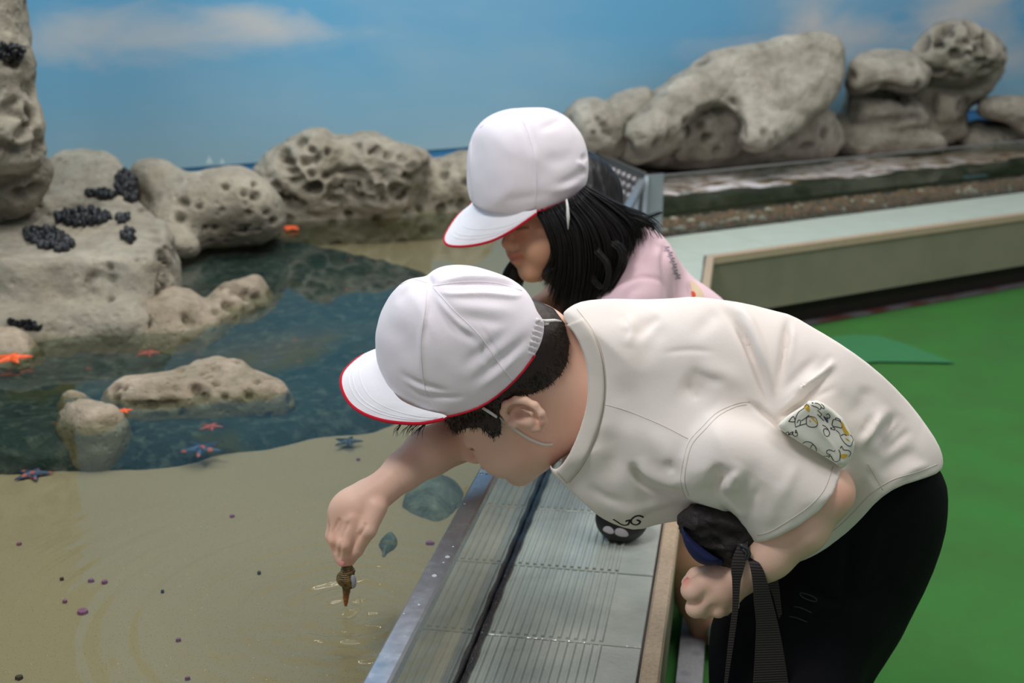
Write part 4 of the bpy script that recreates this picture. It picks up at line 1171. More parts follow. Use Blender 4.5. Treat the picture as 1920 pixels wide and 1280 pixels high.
# ------------------------------------------------------------------ materials
def skin_mat(name, base, red):
    m = NT(name); a = m.noise(18, 3); b = m.noise(420, 3)
    c = m.mix(m.math('MULTIPLY', m.ramp(a, [(.35, K1), (.7, W1)]), .35), base, red)
    c = m.mix(1.0, c, m.attr('pigment_shade'), 'MULTIPLY')
    m.col(c).rough(0.5).bump(b, 0.0004, .35).set(Specular_IOR_Level=0.35)
    m.b.inputs['Subsurface Weight'].default_value = 0.10; m.b.inputs['Subsurface Radius'].default_value = (0.010, 0.004, 0.002)
    m.b.inputs['Subsurface Scale'].default_value = 0.5
    return m.m
SKIN = skin_mat('fair_skin', srgb(232, 194, 172), srgb(230, 172, 150))
SKIN2 = skin_mat('tan_skin', srgb(208, 160, 130), srgb(208, 140, 114))
def cloth(name, base, shade, weave=1500, rough=.9, h=.0004, sheen=0.15):
    m = NT(name); w = m.noise(weave, 2); a = m.noise(7, 3)
    m.col(m.mix(m.math('MULTIPLY', a, .35), base, shade)).rough(rough).bump(w, h, .5).bump(m.noise(60, 3), .0012, .25).set(Specular_IOR_Level=0.15)
    m.b.inputs['Sheen Weight'].default_value = sheen
    return m.m
TEE = cloth('cream_cotton', srgb(244, 234, 227), srgb(236, 225, 216))
TEER = cloth('cream_rib', srgb(226, 217, 207), srgb(214, 204, 194), 900)
STITCH = NT('stitching').col(srgb(208, 198, 188)).rough(.9).m
CAPW = cloth('white_cap_cotton', srgb(242, 235, 241), srgb(236, 226, 234), 1200)
CAPB = cloth('white_brim_cotton', srgb(246, 244, 248), srgb(236, 234, 240), 600)
REDC = cloth('red_binding', srgb(198, 26, 48), srgb(176, 18, 38), 900)
PINK = cloth('pink_cotton', srgb(238, 206, 214), srgb(230, 192, 204), 1200)
BLK = NT('black_trouser_cloth'); k_ = BLK.noise(900, 2)
BLK.col(BLK.mix(k_, srgb(8, 8, 11), srgb(20, 20, 24))).rough(.85).bump(BLK.noise(26, 3), .004, .5).set(Specular_IOR_Level=0.12); BLK = BLK.m
def hair_mat(name, a, b):
    m = NT(name); n_ = m.noise(300, 3, mapping=(1, 1, .15)); m.col(m.mix(n_, a, b)).rough(.42).bump(n_, .0004, .8).set(Specular_IOR_Level=0.4); return m.m
HAIR1 = hair_mat('short_dark_hair', srgb(26, 20, 17), srgb(62, 50, 42)); HAIR2 = hair_mat('long_black_hair', srgb(9, 8, 9), srgb(28, 24, 25))
ELAS = NT('white_elastic').col(srgb(222, 222, 216)).rough(.8).m
NAIL = NT('pink_nail').col(srgb(226, 150, 150)).rough(.35).m
DLINE = NT('dark_print').col(srgb(34, 34, 34)).rough(.8).m

def head_prims(H, U, F, L, s=1.0):
    M = [F, U, L]
    def w(f, u, l): return H + (F * f + U * u + L * l) * s
    def e(f, u, l, rf, ru, rl): return ell(w(f, u, l), A_(rf, ru, rl) * s, M)
    P_ = [e(-.004, .045, 0, .092, .080, .073), e(.040, .000, 0, .054, .062, .060), e(.038, -.052, 0, .042, .032, .046),
          cone(w(.066, -.068, -.006), w(.066, -.068, .006), .016 * s, .016 * s)]
    fine = []
    for sg in (-1, 1):
        P_.append(e(.052, -.028, sg * .034, .036, .032, .026))
        fine.append(cone(w(.083, .027, sg * .012), w(.074, .029, sg * .042), .007 * s, .006 * s))
        fine.append(e(.078, .007, sg * .030, .012, .011, .015))
        fine.append(e(.097, -.022, sg * .008, .008, .0065, .0065))
    fine.append(cone(w(.088, .012, 0), w(.103, -.016, 0), .006 * s, .0095 * s))
    fine.append(e(.091, -.036, 0, .011, .0055, .018)); fine.append(e(.088, -.047, 0, .011, .006, .015))
    return P_, fine, w

def hand_fingers(chains, k=.003):
    out = []
    for ch in chains:
        out += limb(*ch)
    return out

# ================================================================== the boy
boy = empty('person', (0.37, 1.42, 0), 'person in cream T-shirt and white cap, bending over to dip a shell', 'person')
U, F, L = frame((-.60, .77, .20), (-.79, -.56, -.24))
H = q(993, 748, 1.47)
hp, hf, hw = head_prims(H, U, F, L, 1.0)
neck = [cone(hw(-.028, .0, 0), q(1130, 712, 1.475), .056, .058), cone(hw(.0, -.03, 0), q(1110, 760, 1.475), .046, .05)]
head = uni([uni(hp, .018), uni(neck, .02)], .022)
head = uni([head] + hf, .006)
# eyelid crease and mouth line, nostril
head = cut(head, uni([cone(hw(.0875, .001, .021), hw(.082, -.001, .040), .0014, .0012), cone(hw(.1005, -.0415, -.012), hw(.098, -.0415, .014), .0012, .001)], 0), .002)
# far arm reaching to the water
arm = uni(limb((1150, 740, 1.56, .045), (1010, 790, 1.565, .042), (905, 800, 1.53, .034), (803, 848, 1.475, .0285), (757, 882, 1.45, .0225), (722, 912, 1.435, .0190)), .012)
palm = uni([cone(q(722, 912, 1.435), q(672, 948, 1.425), .0195, .0235), cone(q(690, 935, 1.43), q(650, 965, 1.435), .021, .0215), ell(q(655, 958, 1.425), (.024, .019, .024))], .012)
fing = [
    [(664, 972, 1.408, .0112), (646, 1018, 1.400, .0092), (643, 1052, 1.405, .0066)],
    [(640, 968, 1.420, .0112), (630, 1010, 1.412, .0092), (636, 1046, 1.413, .0068)],
    [(632, 962, 1.436, .0108), (624, 1004, 1.434, .0088), (634, 1040, 1.424, .0066)],
    [(636, 950, 1.450, .0096), (629, 990, 1.452, .0078), (640, 1022, 1.440, .006)],
    [(706, 950, 1.412, .0135), (690, 992, 1.400, .0105), (668, 1030, 1.404, .0085), (656, 1051, 1.409, .0064)]]
hnd = uni([palm] + [uni(hand_fingers([c]), .004) for c in fing], .005)
arm = uni([arm, hnd], .008)
# near arm, elbow back, fist at the belly
arm2 = uni(limb((1300, 800, 1.37, .048), (1400, 850, 1.345, .040), (1548, 922, 1.318, .0285), (1500, 985, 1.318, .0295), (1440, 1038, 1.322, .0265), (1392, 1078, 1.332, .0205)), .016)
palm2 = uni([cone(q(1392, 1078, 1.34), q(1352, 1100, 1.338), .021, .0245), cone(q(1350, 1085, 1.338), q(1322, 1100, 1.338), .019, .018)], .012)
fing2 = [
    [(1330, 1088, 1.330, .0115), (1297, 1106, 1.324, .0120), (1316, 1122, 1.336, .0092)],
    [(1345, 1106, 1.328, .0115), (1304, 1139, 1.325, .0110), (1326, 1146, 1.338, .0088)],
    [(1362, 1112, 1.328, .0108), (1346, 1141, 1.328, .0098), (1358, 1142, 1.342, .008)],
    [(1382, 1106, 1.332, .0095), (1369, 1132, 1.334, .0082), (1376, 1134, 1.345, .0068)],
    [(1345, 1075, 1.350, .0125), (1305, 1080, 1.352, .0100), (1290, 1092, 1.345, .0078)]]
fist = uni([palm2] + [uni(hand_fingers([c]), .004) for c in fing2], .0045)
arm2 = uni([arm2, fist], .008)
# the trunk and legs under the clothes
hipc = q(1640, 905, 1.44)
trunk = uni([cone(q(1150, 735, 1.475), q(1330, 760, 1.46), .062, .085), cone(q(1330, 760, 1.46), q(1640, 900, 1.455), .078, .062),
             cone(q(1180, 740, 1.56), q(1300, 770, 1.38), .045, .045)], .03)
FN = Vector((0.335, 1.385, 0.0)); FF = Vector((0.37, 1.52, 0.0))
legs = []
for ft, hy in ((FN, 1.425), (FF, 1.50)):
    hp_ = q(1640, 930, hy); kn = A_(ft.x - .015, ft.y, .28); an = A_(ft.x + .01, ft.y, .065)
    legs += [cone(hp_, kn, .044, .036), cone(kn, an, .036, .025), cone(an, A_(ft.x - .10, ft.y, .03), .026, .022)]
legs = uni(legs, .015)
ear = limb((952, 790, 1.402, .0036), (943, 772, 1.398, .0040), (948, 758, 1.393, .0044), (966, 750, 1.388, .0046), (985, 751, 1.384, .0046), (1003, 760, 1.380, .0046), (1015, 775, 1.378, .0046), (1019, 789, 1.381, .0048), (1013, 801, 1.387, .0052), (1000, 804, 1.393, .0050))
earf = cone(q(978, 778, 1.402), q(998, 786, 1.396), .0145, .0115)
eard = cut(uni([uni(ear, .003), earf], .003), uni([ell(q(972, 776, 1.387), (.013, .010, .010)), cone(q(962, 768, 1.386), q(1000, 774, 1.381), .005, .0045)], .004), .004)
ear2 = uni(limb((978, 766, 1.389, .0022), (998, 774, 1.384, .0026), (1003, 789, 1.386, .0026), (988, 797, 1.392, .0026)) + [cone(q(957, 793, 1.397), q(966, 798, 1.395), .0042, .0035)], .003)
earm = uni([eard, ear2], .003)
boyf = uni([head, trunk, arm, arm2], .006); boyf = uni([boyf, legs], .02)
boyf = uni([boyf, earm], .0022)
V, Q = nets(boyf, .0021, 2.2)
V = relax(V, Q, 1, .4)
V = folds(V, Q, [([(1300, 1124), (1312, 1127), (1322, 1122)], 2.6, -1.6), ([(1322, 1146), (1334, 1138), (1340, 1132)], 2.6, -1.6), ([(1366, 1148), (1360, 1138)], 2.5, -1.3),
                 ([(672, 1004), (680, 992)], 3, -1.2, 0), ([(634, 1008), (644, 1006)], 2, -.5), ([(738, 880), (752, 900), (757, 925)], 4, -.5), ([(652, 982), (640, 1008), (636, 1046)], 3, -2.2, 0), ([(636, 975), (624, 1000), (628, 1035)], 3, -1.8, 0), ([(684, 984), (668, 1012), (654, 1040)], 3.5, -2.6, 0), ([(668, 960), (650, 975), (630, 968)], 6, .8)])
bd = mesh_np('body', V, Q, SKIN, boy)
x, y, s = proj(V)
def blob(px, py, r, a=1.0): return a * np.exp(-(((x - px) ** 2 + (y - py) ** 2) / r ** 2))
pig = np.ones((len(V), 3))
def tint(w, c):
    global pig
    w = w * tmask
    pig = pig * (1 - w[:, None]) + np.array(c) * w[:, None]
wv = V - H
lf, lu, ll = wv @ F, wv @ U, wv @ L
tmask = ((np.linalg.norm(wv, axis=1) < .13) & (lf < .108)).astype(float)
lip = np.exp(-((lu + .0415) / .0075) ** 2) * (lf > .085) * (np.abs(ll) < .021)
tint(np.clip(lip, 0, 1) * .8, (.95, .55, .58))
lash = np.exp(-((lu - .000) / .0022) ** 2) * (lf > .07) * (np.abs(np.abs(ll) - .031) < .014); tint(lash * .9, (.12, .09, .08))
brow = np.exp(-((lu - .030) / .0045) ** 2) * (lf > .06) * (np.abs(np.abs(ll) - .028) < .018); tint(brow * .7, (.25, .2, .17))
tmask = 1.0
nearH = (V[:, 0] < q(1110, 700, 1.47)[0]) & (V[:, 2] > .5)
tint(blob(990, 850, 40, .25) * nearH, (1, .78, .72)); tint(blob(1012, 795, 12, .45), (1, .66, .6)); tint(blob(972, 778, 11, .55) * nearH, (.55, .28, .25))  # inside of the ear darkened in the colour, as shade
tint(blob(641, 1056, 7, .8), (1, .62, .62)); tint(blob(657, 1052, 6, .6), (1, .62, .62)); tint(blob(1287, 1092, 9, .8), (1, .6, .6))
tint(blob(630, 1000, 26, .25), (1, .75, .70)); tint(blob(1585, 930, 24, .5), (1, .7, .62)); tint(blob(1308, 1127, 8, .4), (.8, .5, .45))  # crease of the curled finger darkened in the colour, as shade
paint(bd, pig)
# nails of the dipping hand
mb = MB()
for (px, py, Y_, rx) in ((641, 1053, 1.398, .0042), (1287, 1090, 1.336, .0045)):
    c0 = q(px, py, Y_); rows = []
    for t in np.linspace(0, math.pi / 2, 4):
        rows.append([Vector(c0 + IX * math.cos(a) * rx * math.sin(t) * .85 + IY * math.sin(a) * rx * 1.3 * math.sin(t) + IC * (math.cos(t) * .0012)) for a in np.linspace(0, 2 * math.pi, 11)[:-1]])
    mb = MB(); mb.grid(rows, closed=True)
    mb.build('fingernail', NAIL, boy, smooth=True)

# --- hair of the boy
hairpoly = [(735, 782), (762, 802), (788, 806), (812, 812), (850, 812), (878, 802), (898, 800), (915, 812), (928, 826), (938, 818), (940, 800), (936, 778), (940, 762), (952, 748), (975, 741), (1000, 738), (1030, 722), (1052, 702), (1064, 678), (1068, 645), (1058, 605), (1038, 578), (1000, 560), (900, 600), (800, 720)]
cr = uni([ell(hw(-.005, .045, 0), (.0965, .086, .0785), [F, U, L]), ell(hw(.045, .030, 0), (.052, .046, .060), [F, U, L]), cone(hw(.066, .018, .058), hw(.020, .012, .066), .012, .012)], .012)
hf_ = both(cr, prism(hairpoly, 0))
V, Q = nets(hf_, .0024, 1.4); V = relax(V, Q, 1)
N = normals(V, Q); V = V + N * (.0004 * fbm(V * A_(180, 180, 180), 4, 2))[:, None]
hair = mesh_np('hair', V, Q, HAIR1, boy)
hb = bvh(V, Q)
# short strands that soften its edge
mb = MB(); g_ = random.Random(11)
hp2 = poly2d(np.array(hairpoly)); tries = 0; made = 0
while made < 2600 and tries < 40000:
    tries += 1
    px, py = g_.uniform(740, 1068), g_.uniform(580, 826)
    d_ = hp2(np.array([px]), np.array([py]))[0]
    if d_ > 0 or d_ < -34: continue
    h_ = hit(hb, px, py, -.0005)
    if h_ is None: continue
    # growth: at the temples down-left, at the nape right-down
    if px < 930: dx, dy = g_.uniform(-3, 4), g_.uniform(5, 14)
    else: dx, dy = g_.uniform(1, 6), g_.uniform(2, 8)
    e_ = at(px + dx, py + dy, h_.y + g_.uniform(-.003, .004)); mid = (h_ + e_) / 2 + Vector((0, -.0003, 0))
    mb.tube([h_, mid, e_], [.0004, .00035, .0001], 3); made += 1
for i in range(26):      # fringe tips below the brim
    px = g_.uniform(748, 800); h0 = at(px, 796, 1.42 + g_.uniform(0, .05)); e_ = at(px - g_.uniform(4, 22), 806 + g_.uniform(4, 18), h0.y)
    mb.tube([h0, (h0 + e_) / 2 + Vector((-.002, 0, 0)), e_], [.0005, .0004, .0001], 3)
o = mb.build('stray_hairs', HAIR1, hair, smooth=True); tag(o, kind='stuff')

# --- the cream T-shirt
torso = body([(1052, 590), (1092, 566), (1140, 560), (1200, 562), (1260, 560), (1300, 555), (1345, 561), (1400, 569), (1450, 582), (1485, 591), (1530, 617), (1590, 654), (1640, 691), (1692, 740), (1732, 790), (1760, 832), (1772, 866), (1775, 930), (1720, 990), (1660, 1010), (1600, 1060), (1540, 1090), (1470, 1090), (1420, 1060), (1330, 990), (1280, 975), (1240, 980), (1196, 996), (1160, 988), (1120, 968), (1090, 938), (1058, 908), (1034, 886), (1026, 850), (1060, 740)],
             1.455, .085, .118, Tn=.112)
neckz = body([(1046, 588), (1085, 566), (1160, 560), (1230, 640), (1260, 800), (1230, 900), (1130, 965), (1090, 938), (1058, 908), (1034, 888), (1029, 866), (1040, 884), (1062, 862), (1084, 816), (1099, 770), (1104, 720), (1098, 672), (1080, 628)], 1.475, .022, .078, sm=1)
should = uni(limb((1190, 760, 1.415, .060), (1300, 820, 1.370, .058), (1345, 850, 1.352, .056)), .02)
backz = uni(limb((1320, 690, 1.44, .105), (1500, 740, 1.43, .110), (1640, 840, 1.42, .10)), .03)
chest = uni(limb((1160, 880, 1.43, .055), (1260, 900, 1.42, .052)), .02)
fullt = uni([torso, neckz, should, backz, chest], .03)
outl = prism([(1052, 590), (1070, 574), (1095, 564), (1140, 560), (1200, 562), (1260, 560), (1300, 556), (1345, 561), (1400, 569), (1450, 582), (1485, 591), (1530, 617), (1590, 654), (1640, 691), (1692, 740), (1732, 790), (1760, 832), (1769, 862), (1764, 884), (1732, 897), (1684, 912), (1645, 938), (1612, 975), (1580, 1005), (1540, 1034), (1502, 1052), (1480, 1056), (1440, 1050), (1330, 990), (1280, 975), (1240, 980), (1196, 994), (1160, 986), (1120, 966), (1090, 938), (1058, 908), (1034, 886), (1029, 866), (1040, 884), (1062, 862), (1084, 816), (1099, 770), (1104, 720), (1098, 672), (1080, 628)], 1)
fullt = both(fullt, outl)
spoly = [(1352, 766), (1420, 788), (1480, 822), (1560, 864), (1580, 880), (1562, 925), (1535, 958), (1500, 984), (1462, 1004), (1436, 1014), (1416, 1018), (1386, 990), (1350, 955), (1296, 934), (1280, 900), (1282, 860), (1302, 815), (1325, 784)]
sbig = [(1340, 770), (1420, 785), (1480, 820), (1560, 862), (1640, 905), (1600, 990), (1520, 1060), (1440, 1070), (1386, 990), (1350, 955), (1300, 940), (1262, 900), (1270, 850), (1300, 800)]
slv = both(uni([body(sbig, 1.338, .060, .064, sm=2), should], .02), prism(spoly, 0))
slv = cut(slv, cone(q(1440, 880, 1.336), q(1620, 1060, 1.332), .048, .062))
slv.bb = body(sbig, 1.338, .060, .064).bb
slv2 = limb((1170, 770, 1.555, .055), (1110, 800, 1.575, .052))
tee = uni([fullt, slv], .012)
tee = uni([tee, uni(slv2, .01)], .02)
V, Q = nets(tee, .0023, 1.5)
V = relax(V, Q, 2, .5)
N = normals(V, Q); V = V + N * (.0007 * fbm(V * 16, 3, 2))[:, None]
TF = [
    ([(1340, 566), (1371, 592), (1400, 640), (1422, 693), (1438, 745), (1442, 790)], 9, -7), ([(1384, 606), (1400, 640), (1414, 682)], 3, -3),
    ([(1352, 562), (1392, 590), (1420, 640), (1438, 700), (1452, 760)], 10, 6), ([(1478, 590), (1474, 640), (1466, 700), (1450, 770)], 9, -5),
    ([(1450, 796), (1485, 767), (1530, 722), (1575, 678)], 9, -7), ([(1455, 778), (1500, 730), (1545, 690)], 9, 5),
    ([(1460, 745), (1500, 700), (1540, 662)], 8, -4), ([(1480, 740), (1540, 700), (1568, 672)], 8, 5),
    ([(1605, 850), (1625, 820), (1650, 785), (1669, 759)], 14, 5), ([(1640, 850), (1660, 810), (1690, 770)], 16, -5), ([(1600, 790), (1620, 750), (1630, 720)], 14, -3),
    ([(1640, 900), (1690, 860), (1730, 845)], 12, -4), ([(1660, 915), (1710, 880), (1750, 870)], 8, 3),
    ([(1184, 862), (1190, 886), (1215, 905), (1260, 922), (1300, 942)], 8, -8), ([(1196, 850), (1215, 885), (1260, 905), (1300, 915)], 12, 5),
    ([(1270, 712), (1306, 728), (1345, 738)], 24, -5), ([(1300, 700), (1350, 700), (1420, 735)], 18, 4),
    ([(1358, 866), (1344, 895), (1338, 935)], 12, -6), ([(1392, 868), (1372, 900), (1360, 930)], 14, 5), ([(1352, 945), (1370, 968), (1384, 986)], 7, -4),
    ([(1300, 912), (1330, 925), (1366, 940)], 10, -4), ([(1430, 860), (1400, 910), (1395, 960)], 18, -3), ([(1470, 900), (1450, 950), (1440, 995)], 16, 3),
    ([(1231, 584), (1205, 612), (1180, 645)], 12, -4), ([(1165, 590), (1182, 620), (1175, 655)], 12, 4), ([(1250, 600), (1225, 640), (1200, 700)], 16, -3),
    ([(1230, 664), (1290, 656), (1350, 660)], 6, -1.6), ([(1150, 700), (1180, 760), (1170, 820)], 22, -4), ([(1120, 800), (1150, 850), (1145, 910)], 20, -5), ([(1180, 790), (1240, 840), (1250, 880)], 18, 3),
    ([(1290, 640), (1330, 600), (1350, 580)], 14, -3), ([(1560, 960), (1600, 930), (1640, 880)], 10, -3), ([(1620, 872), (1655, 920)], 6, -2),
    ([(1120, 940), (1170, 960), (1230, 950), (1300, 930)], 12, 4), ([(1180, 975), (1240, 955), (1300, 945)], 8, -3), ([(1500, 640), (1540, 690), (1560, 750)], 20, -2),
]
TF = [(p_, w_ * (1.1 if abs(h_) > 2 else 1), h_ * (1.25 if abs(h_) > 4.5 else .85)) for p_, w_, h_ in TF]
V = folds(V, Q, TF)
V = folds(V, Q, [
    ([(1378, 596), (1390, 618), (1404, 650), (1418, 692)], 5, -2.6), ([(1384, 588), (1402, 616), (1420, 655), (1434, 705)], 7, 3.5),
    ([(1477, 590), (1474, 645), (1460, 715)], 5, -3.5), ([(1486, 600), (1484, 650), (1470, 720)], 6, 3),
    ([(1450, 772), (1492, 737), (1542, 687), (1562, 660)], 6, -2.6), ([(1458, 776), (1508, 739), (1556, 696)], 5, 3.5), ([(1460, 788), (1517, 750), (1575, 722)], 6, -3.5),
    ([(1618, 836), (1638, 803), (1654, 772)], 6, 4), ([(1608, 828), (1626, 800), (1640, 772)], 7, -3.5), ([(1636, 848), (1662, 812), (1690, 780)], 7, 3), ([(1650, 856), (1684, 826), (1712, 800)], 8, -2.5),
    ([(1188, 858), (1196, 893), (1217, 914), (1258, 931), (1290, 942)], 6, -5),
    ([(1394, 874), (1360, 890), (1343, 908), (1338, 936)], 7, -4), ([(1346, 941), (1368, 966), (1392, 984)], 5, -4.5), ([(1356, 930), (1384, 956), (1402, 972)], 7, 3),
    ([(1392, 746), (1420, 764), (1444, 784), (1470, 806), (1520, 834)], 5.5, -7), ([(1400, 768), (1440, 796), (1480, 820)], 9, 3),
    ([(1163, 587), (1178, 612), (1172, 645)], 6, -2.5), ([(1242, 590), (1222, 606), (1196, 640)], 8, -2), ([(1290, 690), (1330, 712), (1368, 716)], 9, -3), ([(1288, 716), (1300, 738), (1310, 752)], 7, -2.5),
    ([(1430, 900), (1412, 940), (1410, 975)], 9, -2.2), ([(1500, 860), (1480, 900), (1462, 940)], 12, 2), ([(1250, 860), (1262, 890)], 8, -2.5), ([(1100, 905), (1130, 930), (1180, 945)], 9, -2.5), ([(1560, 720), (1590, 760), (1600, 800)], 14, -2)])
tee_o = mesh_np('shirt', V, Q, TEE, boy)
tt = bvh(V, Q)
# ribbed collar band along the neck opening
inner = [(1046, 591), (1078, 627), (1097, 672), (1103, 720), (1099, 768), (1085, 814), (1063, 860), (1044, 882)]
outer = [(1078, 577), (1108, 618), (1126, 662), (1133, 716), (1129, 770), (1114, 822), (1090, 872), (1064, 904)]
ri = catmull(inner, 8); ro = catmull(outer, 8); rows = []
for a, b in zip(ri, ro):
    row = []
    for t in np.linspace(0.03, 1, 7):
        p = np.array(a) * (1 - t) + np.array(b) * t; h_ = hit(tt, p[0] + (1.5 if t < .1 else 0), p[1], .0016 if t < .98 else .0003)
        row.append(h_)
    rows.append(row)
rows = [r_ for r_ in rows if all(p is not None for p in r_)]
for r_ in rows:
    for j in range(5, -1, -1):
        if (r_[j] - r_[j + 1]).length > .012: r_[j] = r_[j + 1] + (r_[j] - r_[j + 1]).normalized() * .006
mb = MB(); mb.grid(rows); o = mb.build('collar', TEER, tee_o, smooth=True); o.modifiers.new('thick', 'SOLIDIFY').thickness = .0022
seam('seam_stitching', tt, [
    [(1406, 752), (1380, 757), (1345, 773), (1319, 798), (1292, 829), (1280, 872), (1277, 905), (1286, 932), (1298, 938)],
    [(1400, 758), (1378, 763), (1348, 779), (1324, 803), (1298, 833), (1287, 872), (1284, 905), (1292, 929)],
    [(1131, 757), (1170, 768), (1209, 783), (1250, 801), (1290, 822)],
    [(1082, 579), (1111, 618), (1129, 662), (1136, 716), (1132, 770), (1117, 823), (1093, 873), (1068, 904)],
    [(1562, 875), (1545, 918), (1518, 948), (1484, 972), (1446, 995), (1420, 1003)],
    [(1758, 870), (1722, 884), (1672, 900), (1632, 926), (1600, 960), (1568, 990), (1530, 1016), (1494, 1036)],
    [(1626, 868), (1640, 892), (1655, 918)]], .0005, STITCH, tee_o, .0001)
seam('chest_print', tt, [
    [(1206, 969), (1198, 966), (1190, 968), (1184, 974), (1184, 980), (1190, 983), (1197, 982), (1200, 977), (1194, 974)],
    [(1184, 974), (1177, 975), (1174, 977)], [(1180, 976), (1178, 982), (1172, 984), (1164, 982), (1158, 978), (1150, 973)], [(1166, 984), (1162, 979)]], .0013, DLINE, tee_o, .0002, 4)

# --- trousers
tro = uni([body([(1500, 900), (1640, 860), (1740, 850), (1775, 900), (1779, 950), (1772, 1010), (1744, 1090), (1700, 1175), (1655, 1240), (1615, 1330), (1330, 1330), (1328, 1220), (1334, 1160), (1352, 1140), (1400, 1110), (1470, 1040)], 1.45, .085, .105, Tn=.095, sm=1),
           cone(A_(FN.x + .01, FN.y, .27), A_(FN.x + .01, FN.y, .07), .07, .048), cone(A_(FF.x, FF.y, .27), A_(FF.x, FF.y, .07), .07, .048),
           cone(q(1560, 1150, 1.415), A_(FN.x + .0, FN.y + .02, .26), .058, .062), cone(q(1560, 1150, 1.50), A_(FF.x, FF.y, .26), .075, .066)], .03)
V, Q = nets(tro, .0045, 1.5); V = relax(V, Q, 2)
V = folds(V, Q, [([(1470, 1080), (1530, 1110), (1590, 1140)], 8, -5), ([(1600, 960), (1590, 1060), (1580, 1140)], 8, -5), ([(1660, 960), (1620, 1060), (1585, 1130)], 14, 4), ([(1590, 1150), (1640, 1110), (1700, 1060)], 12, -4), ([(1480, 1200), (1540, 1160), (1590, 1150)], 10, -3)])
tro_o = mesh_np('trousers', V, Q, BLK, boy); tr_ = bvh(V, Q)
FP = NT('faint_grey_print').col(srgb(38, 38, 43)).rough(.7).m
def lt(pts): return [(1260 + a / 3.556, 920 + b / 3.556) for a, b in pts]
seam('trouser_lettering', tr_, [lt([(850, 690), (865, 680), (930, 700), (962, 722), (950, 738), (880, 715), (850, 690)]), lt([(810, 770), (860, 780), (930, 812)]), lt([(830, 755), (900, 775)]), lt([(780, 835), (840, 850), (900, 875)]),
                               lt([(770, 935), (850, 965)]), lt([(765, 900), (850, 940)]), lt([(850, 940), (790, 940)]), lt([(770, 1095), (830, 1105)])], .0009, FP, tro_o, .0001, 4)
SHOE = NT('dark_shoe_rubber').col(srgb(40, 42, 48)).rough(.6).m
for ft in (FN, FF):
    V, Q = nets(uni([cone(A_(ft.x + .03, ft.y, .034), A_(ft.x - .09, ft.y, .028), .033, .028), cone(A_(ft.x + .03, ft.y, .03), A_(ft.x + .02, ft.y, .075), .032, .03)], .02), .005)
    V[:, 2] = np.maximum(V[:, 2], .002); mesh_np('shoe', V, Q, SHOE, boy)

